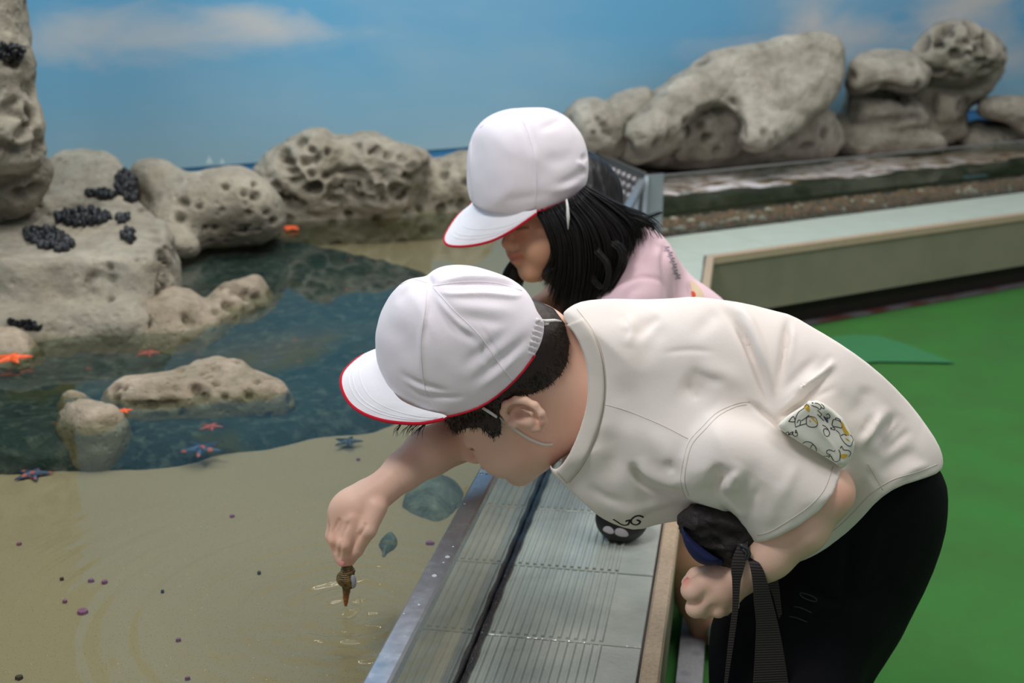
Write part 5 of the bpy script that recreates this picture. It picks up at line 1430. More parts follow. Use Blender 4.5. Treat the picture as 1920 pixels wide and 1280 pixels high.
# --- cap builder
def make_cap(parent, outline, big, Y, T, r, rimline, strokes, brim_out, brim_in, h, seams, bulge=.004, seed=1, backline=None):
    f = both(body(big, Y, r, T, sm=2), prism(outline, 1)); f.bb = body(big, Y, r, T).bb
    V, Q = nets(f, h, 1.5); V = relax(V, Q, 2, .5)
    N = normals(V, Q); V = V + N * (.0013 * fbm(V * 26, seed, 2))[:, None]
    V = folds(V, Q, strokes)
    # the underside shows the red lining
    x, y, s = proj(V); N = normals(V, Q); fc = V[Q].mean(1); fn = N[Q].mean(1)
    gl = poly2d(smooth_poly(outline, 1)); fx, fy, fs = proj(fc)
    rl = np.array(rimline); dr_, _ = line_dist(fx, fy, catmull(rimline, 4))
    view = fc - A_(0, 0, CAM_H); view /= np.linalg.norm(view, axis=1)[:, None]
    edge_ = ((fn * view).sum(1) > -.12) & (dr_ * fs < .004)
    cap = mesh_np('cap', V, Q, [CAPW, REDC], parent, mi=edge_.astype(int))
    tr = bvh(V, Q)
    # binding along the rim
    def inward(p, k):
        gx = (gl(np.array([p[0] + 1.]), np.array([p[1] * 1.]))[0] - gl(np.array([p[0] - 1.]), np.array([p[1] * 1.]))[0]) / 2
        gy = (gl(np.array([p[0] * 1.]), np.array([p[1] + 1.]))[0] - gl(np.array([p[0] * 1.]), np.array([p[1] - 1.]))[0]) / 2
        d0 = gl(np.array([p[0] * 1.]), np.array([p[1] * 1.]))[0]; return (p[0] - gx * (d0 + k), p[1] - gy * (d0 + k))
    mb = MB(); pts = []
    for p in catmull(rimline, 8):
        a = inward(p, 3.0); h_ = hit(tr, a[0], a[1], .0)
        if h_ is not None:
            b = inward(p, -.4); pts.append(at(b[0], b[1], h_.y))
    mb.tube(pts, .0012, 6); mb.build('rim_binding', REDC, cap, smooth=True)
    seam('cap_seam', tr, seams, .0008, CAPW, cap, -.0001)
    # brim
    no = 40; bo = catmull([b_[:2] for b_ in brim_out], 8); yo = np.interp(np.linspace(0, 1, len(bo)), np.linspace(0, 1, len(brim_out)), [b_[2] for b_ in brim_out])
    bi = catmull([b_[:2] for b_ in brim_in], 8); yi = np.interp(np.linspace(0, 1, len(bi)), np.linspace(0, 1, len(brim_in)), [b_[2] for b_ in brim_in])
    def smp(l, t): i = t * (len(l) - 1); a = int(min(i, len(l) - 2)); return np.array(l[a]) * (1 - (i - a)) + np.array(l[a + 1]) * (i - a)
    rows = []
    for i in range(no + 1):
        t = i / no; o_ = smp(bo, t); n_ = smp(bi, t); Yo = float(smp([[v] for v in yo], t)[0]); Yi = float(smp([[v] for v in yi], t)[0])
        row = []
        for j in range(13):
            v_ = j / 12; p = o_ * (1 - v_) + n_ * v_
            P0 = at(p[0], p[1], Yo * (1 - v_) + Yi * v_) + Vector((0, -.3, 1)).normalized() * bulge * math.sin(math.pi * v_) * math.sin(math.pi * t)
            row.append(P0)
        rows.append(row)
    dwn = Vector((0, .1, -1)).normalized() * .0022
    mb = MB(); mb.grid(rows, 0); mb.grid([[p + dwn for p in reversed(r_)] for r_ in rows], 1)
    mb.grid([[r_[0] + dwn, r_[0]] for r_ in rows], 1)
    brim = mb.build('brim', [CAPB, REDC], cap, smooth=True)
    mb = MB(); mb.tube([r_[0] + dwn * .4 for r_ in rows], .0021, 7); mb.build('brim_binding', REDC, cap, smooth=True)
    mb = MB()
    for k_ in (2, 3, 5): mb.tube([r_[k_] + Vector((0, -.2, 1)).normalized() * .0002 for r_ in rows[2:-2]], .00045, 4)
    mb.build('brim_stitching', CAPB, cap, smooth=True)
    return cap, tr
outl_b = [(703, 645), (706, 612), (718, 577), (738, 545), (757, 527), (775, 521), (800, 519), (810, 508), (832, 499), (862, 496), (900, 502), (950, 518), (980, 538), (998, 562), (1006, 585), (1019, 600), (1021, 618), (1016, 640), (1004, 665), (975, 704), (940, 737), (905, 761), (870, 774), (830, 783), (790, 777), (760, 765), (735, 736), (715, 700), (705, 670)]
big_b = [(703, 645), (706, 612), (718, 577), (738, 545), (757, 527), (775, 521), (800, 519), (810, 508), (832, 499), (862, 496), (900, 502), (950, 518), (985, 536), (1012, 560), (1035, 590), (1052, 640), (1045, 700), (1005, 765), (940, 815), (870, 832), (800, 815), (755, 775), (725, 735), (708, 690)]
CB = [
    ([(805, 533), (798, 580), (788, 640), (790, 690), (800, 720)], 5, 3), ([(812, 540), (800, 600), (796, 650)], 8, -2.5),
    ([(812, 538), (850, 530), (900, 528), (950, 532), (985, 543)], 4, -6), ([(812, 545), (850, 552), (910, 552), (960, 556), (985, 552)], 4, 4), ([(815, 530), (870, 522), (940, 524), (978, 536)], 5, 4),
    ([(812, 545), (835, 580), (870, 615), (908, 640)], 6, 3.5), ([(815, 555), (850, 610), (880, 630), (905, 650)], 9, -4), ([(906, 640), (905, 665), (915, 690)], 5, -2.5),
    ([(740, 575), (760, 545), (795, 530)], 10, -2), ([(720, 600), (760, 640), (780, 700)], 20, -2), ([(860, 700), (890, 670), (930, 640), (975, 600)], 12, -3), ([(870, 730), (920, 690), (970, 650), (1000, 620)], 10, -3.5),
    ([(890, 735), (940, 695), (985, 650)], 8, 2.5), ([(740, 690), (775, 715), (820, 730), (850, 735)], 6, -2.6), ([(750, 715), (790, 738), (840, 745), (880, 742)], 5, -2.2), ([(750, 705), (790, 728), (845, 738)], 5, 2),
    ([(835, 560), (870, 575), (930, 580), (980, 590)], 12, 2.5), ([(850, 590), (910, 600), (960, 610)], 10, -2), ([(800, 519), (806, 527), (812, 538)], 5, -4), ([(895, 600), (920, 640), (950, 690)], 3, -1.2)]
for i, t in enumerate(np.linspace(0, 1, 13)):
    a = np.array([1018, 604]) * (1 - t) + np.array([1002, 664]) * t
    CB.append(([(a[0] - 10, a[1] - 3), (a[0] + 1, a[1] + 1)], 1.9, -2.6 if i % 2 else 2.0, 0))
rimb = [(832, 783), (870, 774), (905, 761), (940, 737), (975, 704), (1003, 665)]
bout = [(735, 640, 1.535), (703, 657, 1.515), (675, 668, 1.495), (650, 689, 1.470), (640, 707, 1.455), (642, 730, 1.440), (656, 755, 1.425), (680, 773, 1.410), (712, 785, 1.398), (748, 791, 1.388), (792, 792, 1.380), (832, 784, 1.376)]
binn = [(748, 640, 1.50), (722, 650, 1.49), (710, 662, 1.475), (712, 685, 1.450), (722, 710, 1.432), (735, 730, 1.418), (750, 748, 1.405), (772, 760, 1.396), (796, 768, 1.390), (812, 772, 1.384), (830, 776, 1.379), (838, 780, 1.376)]
capb, capt = make_cap(boy, outl_b, big_b, 1.452, .088, .082, rimb, CB, bout, binn, .0024,
    [[(803, 535), (797, 580), (789, 640), (792, 700), (803, 745), (826, 780)], [(812, 538), (850, 580), (900, 630), (935, 680), (962, 715)], [(800, 530), (775, 524), (752, 533)], [(812, 536), (870, 528), (930, 530), (978, 545)]], .006, 4)
# loop at the back and elastic under the chin
mb = MB(); mb.tube([hit(capt, 1008, 600, .001) or at(1008, 600, 1.42), at(1022, 602, 1.425), at(1040, 601, 1.435), at(1051, 603, 1.44), at(1050, 608, 1.442), at(1030, 608, 1.43), at(1016, 607, 1.42)], .0022, 6)
mb.build('back_loop', ELAS, capb, smooth=True)
hbv = bvh(np.array([v.co[:] for v in bd.data.vertices]), np.array([p.vertices[:] for p in bd.data.polygons]))
el = [(905, 764), (925, 777), (946, 790), (966, 805), (985, 818), (1005, 828), (1022, 833), (1036, 832)]
pe = []
for a, b in el:
    k_ = [p for p in (hit(hbv, a, b, .0016), hit(hb, a, b, .0030)) if p is not None]
    if k_: pe.append(min(k_, key=lambda p: p.y))
hh = hit(hb, 905, 766, .001)
mb = MB(); mb.tube([Vector(p) for p in catmull([tuple(p) for p in pe], 5)], .0019, 6, flat=.8); mb.build('chin_elastic', ELAS, capb, smooth=True)

# ================================================================== the girl
girl = empty('person', (0.42, 2.06, 0), 'person in pink T-shirt and white cap with long black hair, farther from camera', 'person')
U2, F2, L2_ = frame((-.12, .97, .06), (-.80, -.32, .38))
H2 = q(1052, 425, 2.04)
gp_, gf, gw = head_prims(H2, U2, F2, L2_, .97)
gh = uni([uni(gp_, .018), uni([cone(gw(-.02, -.02, 0), q(1160, 525, 2.07), .043, .045)], .02)], .02)
gh = uni([gh] + gf, .007)
gh = cut(gh, cone(gw(.098, -.0415, -.014), gw(.094, -.0415, .016), .0012, .001), .002)
gtr = uni([cone(q(1190, 545, 2.07), q(1300, 640, 2.10), .06, .07), cone(q(1300, 640, 2.10), q(1390, 800, 2.12), .08, .085), cone(q(1165, 530, 2.01), q(1170, 530, 2.13), .035, .035)], .03)
garm = uni(limb((1150, 540, 2.15, .035), (1085, 560, 2.13, .031), (1048, 560, 2.08, .0265), (985, 600, 2.02, .024), (930, 640, 1.98, .018)), .012)
ghand = uni([cone(q(930, 640, 1.98), q(905, 655, 1.97), .019, .02)] + hand_fingers([[(900, 650, 1.95 + .018 * i, .0085), (885, 672, 1.945 + .018 * i, .0075), (884, 695, 1.95 + .018 * i, .006)] for i in range(4)] + [[(915, 665, 1.945, .01), (905, 690, 1.94, .007)]]), .006)
garm2 = uni(limb((1195, 540, 1.99, .032), (1125, 655, 1.93, .028), (1000, 700, 1.90, .024), (920, 735, 1.91, .018)) + [cone(q(920, 735, 1.91), q(896, 750, 1.91), .018, .019)], .012)
gfn2 = uni(hand_fingers([[(892, 748, 1.885 + .017 * i, .0085), (876, 762, 1.88 + .017 * i, .007), (874, 776, 1.885 + .017 * i, .006)] for i in range(4)]), .004)
gleg = uni(limb((1385, 830, 2.05, .075), (1255, 930, 1.955, .050), (1275, 1040, 1.945, .036), (1305, 1120, 1.965, .031), (1322, 1186, 1.985, .023)), .02)
gleg2 = uni([cone(q(1390, 830, 2.16), A_(.44, 2.14, .26), .07, .048), cone(A_(.44, 2.14, .26), A_(.46, 2.16, .06), .042, .025)], .02)
gf_ = uni([gh, gtr, uni([garm, ghand], .006), uni([garm2, gfn2], .006), gleg, gleg2], .02)
V, Q = nets(gf_, .003, 2.0); V = relax(V, Q, 1, .4)
gb = mesh_np('body', V, Q, SKIN2, girl)
wv = V - H2; lf, lu, ll = wv @ F2 / .97, wv @ U2 / .97, wv @ L2_ / .97
x, y, s = proj(V); pig = np.ones((len(V), 3)); tmask = (np.linalg.norm(wv, axis=1) < .15).astype(float)
tint(np.clip(np.exp(-((lu + .0415) / .0075) ** 2) * (lf > .083) * (np.abs(ll) < .021), 0, 1) * .85, (.86, .45, .5))
tint(np.exp(-((lu - .004) / .0026) ** 2) * (lf > .065) * (np.abs(np.abs(ll) - .031) < .014) * .9, (.15, .1, .09))
tint(np.exp(-((lu - .031) / .004) ** 2) * (lf > .06) * (np.abs(np.abs(ll) - .028) < .017) * .6, (.3, .22, .2))
tint(blob(978, 446, 12, .35), (1, .62, .5)); paint(gb, pig)

# hair: mass plus locks
gm1 = body([(1002, 396), (1060, 372), (1096, 345), (1128, 372), (1172, 396), (1222, 420), (1190, 428), (1168, 432), (1172, 462), (1160, 486), (1140, 480), (1124, 500), (1118, 560), (1108, 604), (1062, 612), (1048, 570), (1040, 535), (1012, 522), (1016, 500), (1034, 484), (1040, 450), (1030, 420), (1012, 402)], 1.995, .035, .075, Tn=.055)
gm2 = ell(gw(-.012, .04, 0), A_(.100, .088, .082), [F2, U2, L2_])
gm3 = body([(958, 486), (944, 508), (936, 535), (962, 545), (976, 532), (988, 508), (976, 500)], 2.09, .012, .02)
hm = uni([gm1, gm2, gm3], .01)
facecut = prism([(900, 405), (1004, 396), (1016, 404), (1030, 425), (1039, 452), (1034, 482), (1014, 500), (990, 505), (900, 480)], 1)
hm = cut(hm, facecut); hm.bb = uni([gm1, gm2, gm3], .01).bb
hm = uni([hm, gm3], 0)
V, Q = nets(hm, .0042, 1.4); V = relax(V, Q, 1)
N = normals(V, Q); V = V + N * (.003 * fbm(V * A_(120, 60, 14), 8, 2))[:, None]
gha = mesh_np('hair', V, Q, HAIR2, girl)
G = [[(1006, 398, 1.955), (1022, 430, 1.945), (1036, 470, 1.95), (1026, 505, 1.96), (1012, 528, 1.97)],
     [(1030, 392, 1.945), (1052, 440, 1.93), (1056, 500, 1.94), (1048, 550, 1.95), (1040, 590, 1.96)],
     [(1056, 382, 1.94), (1090, 435, 1.925), (1098, 500, 1.93), (1090, 560, 1.94), (1078, 610, 1.95)],
     [(1080, 368, 1.94), (1124, 420, 1.925), (1142, 470, 1.925), (1132, 530, 1.935), (1112, 590, 1.94)],
     [(1090, 358, 1.945), (1142, 405, 1.93), (1170, 450, 1.925), (1158, 505, 1.925), (1132, 548, 1.93)],
     [(1098, 350, 1.955), (1150, 385, 1.95), (1198, 405, 1.955), (1228, 420, 1.96), (1244, 440, 1.965)]]
mb = MB(); g_ = random.Random(21)
def lerp3(a, b, t): return tuple(a[i] * (1 - t) + b[i] * t for i in range(3))
for i in range(1500):
    t = g_.random() * 4.999; k = int(t); t -= k
    if k == 4 and g_.random() < .35: continue
    c = [lerp3(a, b, t) for a, b in zip(G[k], G[k + 1])]
    if k == 4 and t > .35: c = c[:1] + [(p[0], p[1] - 6, p[2]) for p in c[1:]]
    j = g_.uniform(-6, 6); jy = g_.uniform(-.012, .03); L_ = g_.uniform(.78, 1.0)
    pts = catmull([(p[0] + j * (n_ / 3), p[1] + g_.uniform(-4, 4), p[2] + jy) for n_, p in enumerate(c)], 4)
    pts = pts[:max(6, int(len(pts) * L_))]
    rr_ = g_.uniform(.0006, .0015)
    mb.tube([at(*p) for p in pts], [rr_ * (1 - .85 * (n_ / (len(pts) - 1)) ** 2) for n_ in range(len(pts))], 3)
for pts, w in (([(1150, 455, 1.915), (1166, 470, 1.91), (1168, 495, 1.91), (1156, 520, 1.915), (1140, 545, 1.92), (1128, 556, 1.93)], 9), ([(1120, 470, 1.915), (1140, 495, 1.91), (1142, 520, 1.91), (1132, 540, 1.915), (1118, 530, 1.92), (1112, 515, 1.925)], 6),
               ([(1160, 400, 1.94), (1200, 412, 1.94), (1222, 422, 1.945), (1240, 445, 1.95)], 9), ([(1160, 408, 1.95), (1195, 414, 1.95), (1222, 405, 1.955), (1240, 398, 1.96)], 5), ([(1130, 540, 1.93), (1140, 560, 1.93), (1130, 575, 1.935)], 6),
               ([(962, 490, 2.07), (952, 505, 2.07), (946, 525, 2.07), (944, 540, 2.07)], 6), ([(985, 505, 2.07), (980, 520, 2.07), (975, 540, 2.07)], 6)):
    for i in range(26):
        ox, oy = g_.gauss(0, w / 2.4), g_.gauss(0, w / 3); pp = catmull([(p[0] + ox, p[1] + oy, p[2] + g_.uniform(-.002, .002)) for p in pts], 4)
        mb.tube([at(*p) for p in pp], [.0010 * (1 - .8 * (n_ / (len(pp) - 1)) ** 2) for n_ in range(len(pp))], 4)
o = mb.build('hair_locks', HAIR2, gha, smooth=True); tag(o, kind='stuff')

# pink T-shirt and skirt
gt = uni([body([(1104, 600), (1108, 560), (1122, 510), (1138, 465), (1158, 432), (1190, 423), (1222, 432), (1248, 452), (1272, 486), (1296, 518), (1330, 540), (1362, 566), (1420, 640), (1450, 780), (1440, 900), (1330, 880), (1220, 760), (1130, 680)], 2.07, .07, .11),
          uni(limb((1175, 480, 2.03, .050), (1200, 505, 1.985, .050), (1185, 560, 1.955, .050), (1140, 635, 1.93, .045)), .02), uni(limb((1170, 520, 2.13, .045), (1120, 550, 2.14, .042)), .02)], .03)
V, Q = nets(gt, .0045, 1.5); V = relax(V, Q, 2)
V = folds(V, Q, [([(1135, 560), (1165, 535), (1200, 520), (1240, 526), (1252, 545)], 3.5, -3), ([(1160, 590), (1180, 550), (1210, 530)], 10, -4), ([(1255, 440), (1245, 480), (1250, 540), (1262, 600)], 7, -5), ([(1268, 490), (1270, 540), (1275, 600)], 5, -4),
                 ([(1212, 428), (1210, 460), (1200, 500)], 8, 3), ([(1185, 430), (1190, 470)], 5, -3), ([(1225, 440), (1232, 480)], 8, -3), ([(1290, 525), (1300, 560), (1310, 600)], 5, -6)])
gto = mesh_np('shirt', V, Q, PINK, girl); gtt = bvh(V, Q)
GREYP = NT('grey_print').col(srgb(150, 142, 156)).rough(.8).m
def zz(cx, cy, w, h_): return [[(cx - w, cy - h_), (cx + w, cy - h_ + 1), (cx - w * .6, cy), (cx + w, cy + h_ - 1), (cx - w, cy + h_)], [(cx - w * .9, cy - h_), (cx - w * .4, cy + h_ * .9)]]
ln = []
for cx, cy in ((1250, 466), (1256, 476), (1260, 487), (1264, 498), (1266, 509), (1271, 518)): ln += zz(cx, cy, 5, 4)
seam('back_lettering', gtt, ln, .0007, GREYP, gto, .0002, 4)
CRM = NT('cream_print').col(srgb(222, 200, 168)).rough(.8).m; ORG = NT('orange_print').col(srgb(214, 84, 48)).rough(.8).m
patch('back_motif', gtt, [[(1292, 524), (1302, 528), (1316, 542), (1322, 560), (1308, 564), (1298, 550)]], CRM, gto, .001)
patch('back_motif', gtt, [[(1295, 545), (1302, 546), (1306, 554), (1298, 558)]], ORG, gto, .0016)
V, Q = nets(uni([cone(q(1400, 800, 2.10), q(1345, 880, 2.04), .10, .078), cone(q(1400, 800, 2.16), q(1385, 890, 2.16), .09, .07)], .03), .007); V = relax(V, Q, 1)
mesh_np('shorts', V, Q, NT('grey_blue_shorts').col(srgb(82, 92, 112)).rough(.9).m, girl)
for c_, a_ in ((q(1326, 1205, 1.99), 0), (A_(.46, 2.16, .05), 0)):
    c0 = A_(c_[0], c_[1], .03)
    V, Q = nets(uni([cone(c0 + A_(.03, .03, .004), c0 + A_(.012, -.07, -.004), .028, .022), cone(c0, c0 + A_(0, .01, .035), .028, .027)], .02), .005)
    V[:, 2] = np.maximum(V[:, 2], .003); mesh_np('shoe', V, Q, NT('pale_mint_shoe').col(srgb(176, 200, 190)).rough(.6).m, girl)

outl_g = [(874, 320), (876, 285), (886, 250), (905, 225), (935, 209), (962, 203), (1000, 200), (1032, 203), (1060, 217), (1083, 240), (1097, 268), (1104, 298), (1103, 328), (1099, 350), (1084, 366), (1052, 382), (1003, 398), (960, 400), (910, 396), (884, 382), (876, 352)]
big_g = [(874, 320), (876, 285), (886, 250), (905, 225), (935, 209), (962, 203), (1000, 200), (1032, 203), (1060, 217), (1085, 240), (1102, 268), (1114, 300), (1116, 350), (1095, 400), (1040, 440), (960, 445), (900, 420), (878, 380)]
CG = [([(965, 206), (985, 235), (1000, 280), (1006, 330), (1003, 395)], 4, 2.5), ([(975, 215), (995, 260), (1000, 300)], 9, -3), ([(1090, 290), (1100, 300)], 5, -4), ([(1080, 300), (1098, 318)], 4, 4), ([(1085, 325), (1102, 322)], 4, -4),
      ([(1040, 350), (1075, 335), (1100, 312)], 8, -4), ([(1020, 360), (1060, 352), (1095, 335)], 8, 3), ([(1010, 300), (1050, 300), (1090, 290)], 14, -2.5), ([(900, 250), (895, 300), (900, 350)], 14, -2), ([(960, 210), (940, 215), (915, 235)], 6, -3),
      ([(885, 260), (884, 320), (890, 380)], 5, 2), ([(930, 380), (980, 372), (1040, 360)], 10, -2), ([(1000, 250), (1040, 230), (1060, 225)], 8, -2.5)]
capg, cgt = make_cap(girl, outl_g, big_g, 2.015, .088, .082, [(1003, 398), (1052, 382), (1084, 366), (1099, 350)], CG,
    [(884, 380, 2.08), (879, 388, 2.075), (860, 402, 2.06), (843, 425, 2.035), (833, 446, 2.01), (839, 458, 1.99), (862, 461, 1.972), (897, 457, 1.958), (930, 447, 1.948), (968, 426, 1.938), (1006, 399, 1.932)],
    [(895, 378, 2.06), (886, 382, 2.05), (890, 386, 2.03), (898, 390, 2.00), (912, 394, 1.98), (930, 396, 1.965), (948, 397, 1.955), (965, 397, 1.948), (982, 396, 1.94), (995, 395, 1.936), (1006, 392, 1.932)], .0034,
    [[(965, 205), (985, 235), (1000, 280), (1006, 330), (1003, 394)], [(960, 206), (930, 214), (900, 240)], [(968, 205), (1010, 203), (1050, 214)], [(884, 250), (883, 300), (886, 375)]], .004, 9)
mb = MB(); mb.tube([at(1062, 374, 1.925), at(1064, 388, 1.915), at(1065, 405, 1.912), at(1065, 430, 1.915)], [.002, .0028, .0034, .001], 6, flat=.5); mb.build('side_elastic', ELAS, capg, smooth=True)

# ================================================================== things they carry
m = NT('black_nylon'); n_ = m.noise(60, 4); m.col(m.mix(n_, srgb(30, 25, 26), srgb(52, 45, 46))).rough(.6).bump(m.noise(28, 4, .6, .8), .006, .9).set(Specular_IOR_Level=0.3); NYL = m.m
m = NT('navy_band'); m.col(srgb(22, 30, 78)).rough(.75); NAVY = m.m
m = NT('brown_webbing'); w = m.n.new('ShaderNodeTexWave'); w.inputs['Scale'].default_value = 90; w.bands_direction = 'Z'; m.l.new(m.coord, w.inputs['Vector'])
m.col(m.mix(w.outputs['Fac'], srgb(34, 28, 30), srgb(66, 56, 58))).rough(.85).bump(w.outputs['Fac'], .0006, .8); WEB = m.m
bag = empty('drawstring_bag', at(1345, 1010, 1.34), 'crumpled black cloth bag with navy band tucked under the bent arm', 'bag')
V, Q = nets(body([(1276, 972), (1284, 958), (1304, 947), (1340, 944), (1400, 955), (1440, 985), (1430, 1020), (1404, 1046), (1384, 1062), (1362, 1062), (1340, 1046), (1312, 1030), (1290, 1008), (1280, 990)], 1.345, .03, .036), .0024)
V = relax(V, Q, 1); N = normals(V, Q); V = V + N * (.0052 * (1 - 2 * np.abs(fbm(V * A_(30, 30, 46), 5, 3))))[:, None]
V = folds(V, Q, [([(1330, 1000), (1350, 1020), (1372, 1040)], 4, -4), ([(1300, 975), (1330, 985), (1365, 1010)], 5, -4), ([(1360, 1000), (1380, 1010), (1395, 1030)], 4, -4), ([(1345, 970), (1375, 985), (1400, 1000)], 6, 3)])
mesh_np('bag_body', V, Q, NYL, bag)
V, Q = nets(uni([body([(1277, 984), (1288, 1000), (1306, 1018), (1330, 1036), (1352, 1050), (1340, 1059), (1322, 1060), (1304, 1052), (1288, 1032), (1279, 1008)], 1.335, .012, .030), body([(1336, 1044), (1352, 1048), (1358, 1054), (1350, 1062), (1338, 1056)], 1.322, .004, .008)], .002), .002)
mesh_np('navy_band', V, Q, NAVY, bag)
def ribbon(name, pts, mat, parent, th=.0016):
    a = catmull([(p[0], p[1], p[4]) for p in pts], 8); b = catmull([(p[2], p[3], p[5]) for p in pts], 8)
    return strip([at(*p) for p in a], [at(*p) for p in b], th, mat, name, parent)
ribbon('strap', [(1386, 1000, 1404, 1000, 1.322, 1.318), (1384, 1020, 1402, 1022, 1.308, 1.304), (1374, 1044, 1400, 1046, 1.302, 1.300), (1371, 1068, 1393, 1072, 1.300, 1.300), (1373, 1092, 1388, 1094, 1.302, 1.302), (1373, 1140, 1384, 1142, 1.305, 1.305), (1366, 1200, 1376, 1202, 1.31, 1.31), (1357, 1290, 1362, 1292, 1.315, 1.315)], WEB, bag)
ribbon('strap', [(1402, 1046, 1414, 1044, 1.305, 1.302), (1406, 1062, 1428, 1062, 1.296, 1.294), (1411, 1090, 1438, 1088, 1.296, 1.296), (1414, 1130, 1448, 1126, 1.302, 1.304), (1418, 1170, 1458, 1166, 1.31, 1.312), (1416, 1220, 1468, 1216, 1.318, 1.32), (1411, 1300, 1481, 1300, 1.325, 1.33)], WEB, bag)
ribbon('strap', [(1436, 1088, 1458, 1080, 1.335, 1.335), (1450, 1120, 1462, 1110, 1.336, 1.336), (1460, 1160, 1466, 1150, 1.337, 1.337)], WEB, bag)
m = NT('grey_buckle'); m.col(srgb(58, 58, 62)).rough(.3)
mb = MB(); mb.tube([at(1384, 1020, 1.302), at(1392, 1022, 1.298), at(1402, 1028, 1.297), at(1406, 1038, 1.298), at(1402, 1048, 1.300), at(1398, 1044, 1.300), at(1400, 1034, 1.299), at(1392, 1028, 1.299)], .0019, 7)
mb.build('buckle', m.m, bag, smooth=True)

# padded printed pouch at the waist
PRT = cloth('printed_cotton', srgb(236, 234, 222), srgb(222, 220, 208), 1000)
pou = empty('printed_pouch', at(1525, 810, 1.30), 'small cream pouch with black line doodles and yellow patches on the shirt side', 'pouch')
Yp = hit(tt, 1570, 755).y - .008
V, Q = nets(body([(1458, 796), (1478, 778), (1517, 753), (1530, 750), (1545, 756), (1562, 768), (1580, 784), (1592, 806), (1603, 832), (1599, 850), (1588, 872), (1578, 876), (1530, 846), (1464, 806)], Yp - .004, .006, .018, sm=0), .002)
V = relax(V, Q, 1)
V = folds(V, Q, [([(1517, 754), (1526, 782), (1538, 806), (1552, 824), (1563, 840), (1572, 868)], 3.5, 2.2, 0), ([(1540, 770), (1560, 795), (1585, 835)], 12, -3.5), ([(1470, 800), (1500, 820), (1540, 850)], 18, 2)])
mesh_np('pouch_body', V, Q, PRT, pou); pt = bvh(V, Q)
def c6(pts): return [(1420 + a / 7.53, 730 + b / 7.53) for a, b in pts]
seam('printed_lines', pt, [c6(l) for l in [
    [(700, 200), (660, 260), (580, 320), (540, 400), (530, 460), (540, 530)], [(440, 450), (480, 400), (510, 380), (530, 450), (440, 450)], [(540, 530), (600, 505), (690, 480)], [(560, 470), (580, 430), (610, 440), (600, 500)], [(690, 440), (700, 390), (760, 380), (820, 400), (850, 470), (830, 520), (760, 530), (700, 500), (690, 440)],
    [(660, 240), (700, 210), (735, 240)], [(620, 440), (680, 400), (730, 360)], [(760, 220), (840, 250), (880, 280), (900, 240), (860, 200), (810, 190)], [(850, 290), (880, 320), (910, 350), (880, 380)], [(900, 200), (940, 240), (940, 270), (900, 250)],
    [(640, 760), (690, 735), (760, 750), (820, 810), (835, 870)], [(790, 770), (760, 800), (750, 840)], [(390, 640), (410, 610), (440, 600), (440, 630), (410, 655)], [(445, 640), (470, 610), (495, 600), (490, 630), (460, 640), (445, 625)], [(505, 590), (500, 630), (530, 660), (560, 650), (565, 620), (545, 570), (535, 610), (560, 600)],
    [(980, 860), (1020, 850), (1080, 870), (1100, 850)], [(980, 860), (980, 900), (1030, 920), (990, 940), (940, 940)], [(1000, 960), (1040, 940), (1060, 980), (1100, 1020), (1160, 990), (1170, 900), (1150, 850)], [(1170, 830), (1190, 800), (1220, 850), (1290, 860), (1320, 900), (1290, 950)],
    [(970, 360), (1000, 340), (1025, 380), (1000, 410), (980, 390)], [(930, 580), (950, 550), (1000, 570), (1020, 620), (990, 660), (950, 640), (930, 580)], [(1060, 450), (1080, 420), (1150, 440), (1190, 480), (1190, 540), (1140, 530), (1060, 510), (1060, 450)], [(1100, 420), (1110, 400), (1160, 420), (1180, 460)],
    [(1060, 530), (1090, 540), (1090, 570), (1060, 560)], [(1110, 570), (1160, 620), (1180, 680), (1240, 760), (1310, 800), (1340, 750), (1350, 690), (1310, 640)], [(1180, 650), (1220, 630), (1260, 650)], [(850, 350), (900, 400), (940, 440)], [(920, 500), (960, 520), (1000, 560)]]], .00042, DLINE, pou, .0001, 4)
YEL = NT('yellow_print').col(srgb(214, 176, 58)).rough(.8).m; NVP = NT('navy_print').col(srgb(64, 68, 104)).rough(.8).m
patch('yellow_patch', pt, [c6(r_) for r_ in [[(700, 205), (730, 230), (740, 320), (700, 300), (660, 250)], [(730, 370), (800, 400), (850, 470), (860, 515), (810, 450), (760, 400)], [(1165, 450), (1210, 460), (1240, 540), (1300, 620), (1300, 650), (1250, 640), (1210, 590), (1195, 520)], [(1180, 910), (1270, 910), (1280, 940), (1220, 980), (1175, 960)], [(1230, 680), (1290, 700), (1310, 740), (1260, 710)], [(735, 430), (750, 430), (748, 460), (733, 458)]]], YEL, pou, .0004)
patch('navy_patch', pt, [c6(r_) for r_ in [[(925, 360), (960, 390), (1000, 420), (1000, 480), (960, 440)], [(1030, 530), (1060, 540), (1050, 570), (1030, 555)], [(760, 175), (800, 185), (780, 205)]]], NVP, pou, .0004)

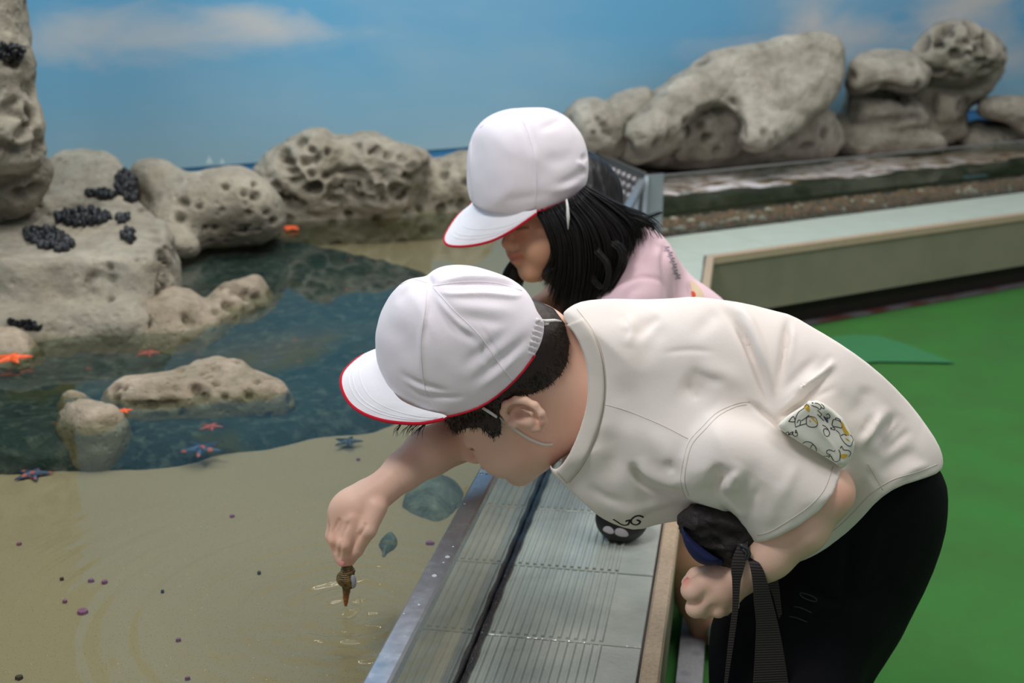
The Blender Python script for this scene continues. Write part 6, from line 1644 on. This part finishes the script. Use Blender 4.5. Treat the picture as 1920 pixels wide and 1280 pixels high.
# round black pouch on the tiles
bp_ = empty('round_pouch', on(1166, 1010, ZB), 'small round black pouch with white rounded marks resting on the ribbed tiles', 'pouch')
c0 = q(1166, 972, 1.775)
V, Q = nets(ell(c0, (.040, .034, .036)), .0028)
V[:, 2] = np.maximum(V[:, 2], ZB + .0005)
o = mesh_np('pouch_body', V, Q, NT('glossy_black_cloth').col(srgb(10, 10, 14)).rough(.5).m, bp_); bt = bvh(V, Q)
WH = NT('white_mark').col(srgb(206, 196, 204)).rough(.7).m
patch('white_mark', bt, [[(1129, 993), (1134, 986), (1143, 986), (1150, 992), (1152, 999), (1145, 1001), (1136, 998)], [(1152, 999), (1154, 991), (1163, 989), (1173, 993), (1179, 1001), (1177, 1006), (1165, 1006), (1156, 1003)], [(1114, 966), (1118, 962), (1127, 969), (1120, 976)]], WH, bp_, .0005)

# the whelk being dipped
m = NT('whelk_shell'); a = m.noise(160, 4); b = m.noise(500, 2)
c = m.mix(m.ramp(a, [(.35, K1), (.65, W1)]), srgb(62, 50, 20), srgb(120, 92, 40)); gx = m.n.new('ShaderNodeSeparateXYZ'); m.l.new(m.coord, gx.inputs[0])
lo_ = at(648, 1135, 1.41).z; c = m.mix(m.ramp(m.math('MULTIPLY', m.math('SUBTRACT', gx.outputs[2], lo_), 30), [(.2, W1), (.75, K1)]), c, srgb(150, 84, 34))
m.col(c).rough(.22).bump(a, .0012, .8).set(Specular_IOR_Level=0.6); WHK = m.m
she = empty('whelk', at(648, 1090, 1.408), 'wet olive-brown spiral whelk shell pinched between finger and thumb', 'shell')
wf = uni([ell(q(648, 1084, 1.408), (.0108, .0105, .0100)), ell(q(652, 1071, 1.409), (.0088, .0085, .0055)), ell(q(651, 1063, 1.409), (.0065, .0065, .0045)), ell(q(654, 1056, 1.41), (.0035, .0035, .004)),
          cone(q(650, 1094, 1.408), q(648, 1134, 1.408), .0058, .0019), ell(q(656, 1090, 1.405), (.0070, .006, .0095))], .0028)
V, Q = nets(wf, .0007); N = normals(V, Q)
hgt = (V[:, 2] - at(648, 1084, 1.408).z); V = V + N * (.0005 * np.sin(hgt * 2800 + np.arctan2(V[:, 0] - V[:, 0].mean(), V[:, 1] - 1.408) * 2) + .0006 * fbm(V * 420, 3, 2))[:, None]
mesh_np('shell_body', V, Q, WHK, she)
m = NT('pale_foot'); m.col(srgb(150, 152, 158)).rough(.2)
V, Q = nets(ell(q(662, 1090, 1.402), (.0042, .003, .0090)), .0007); mesh_np('operculum', V, Q, m.m, she)
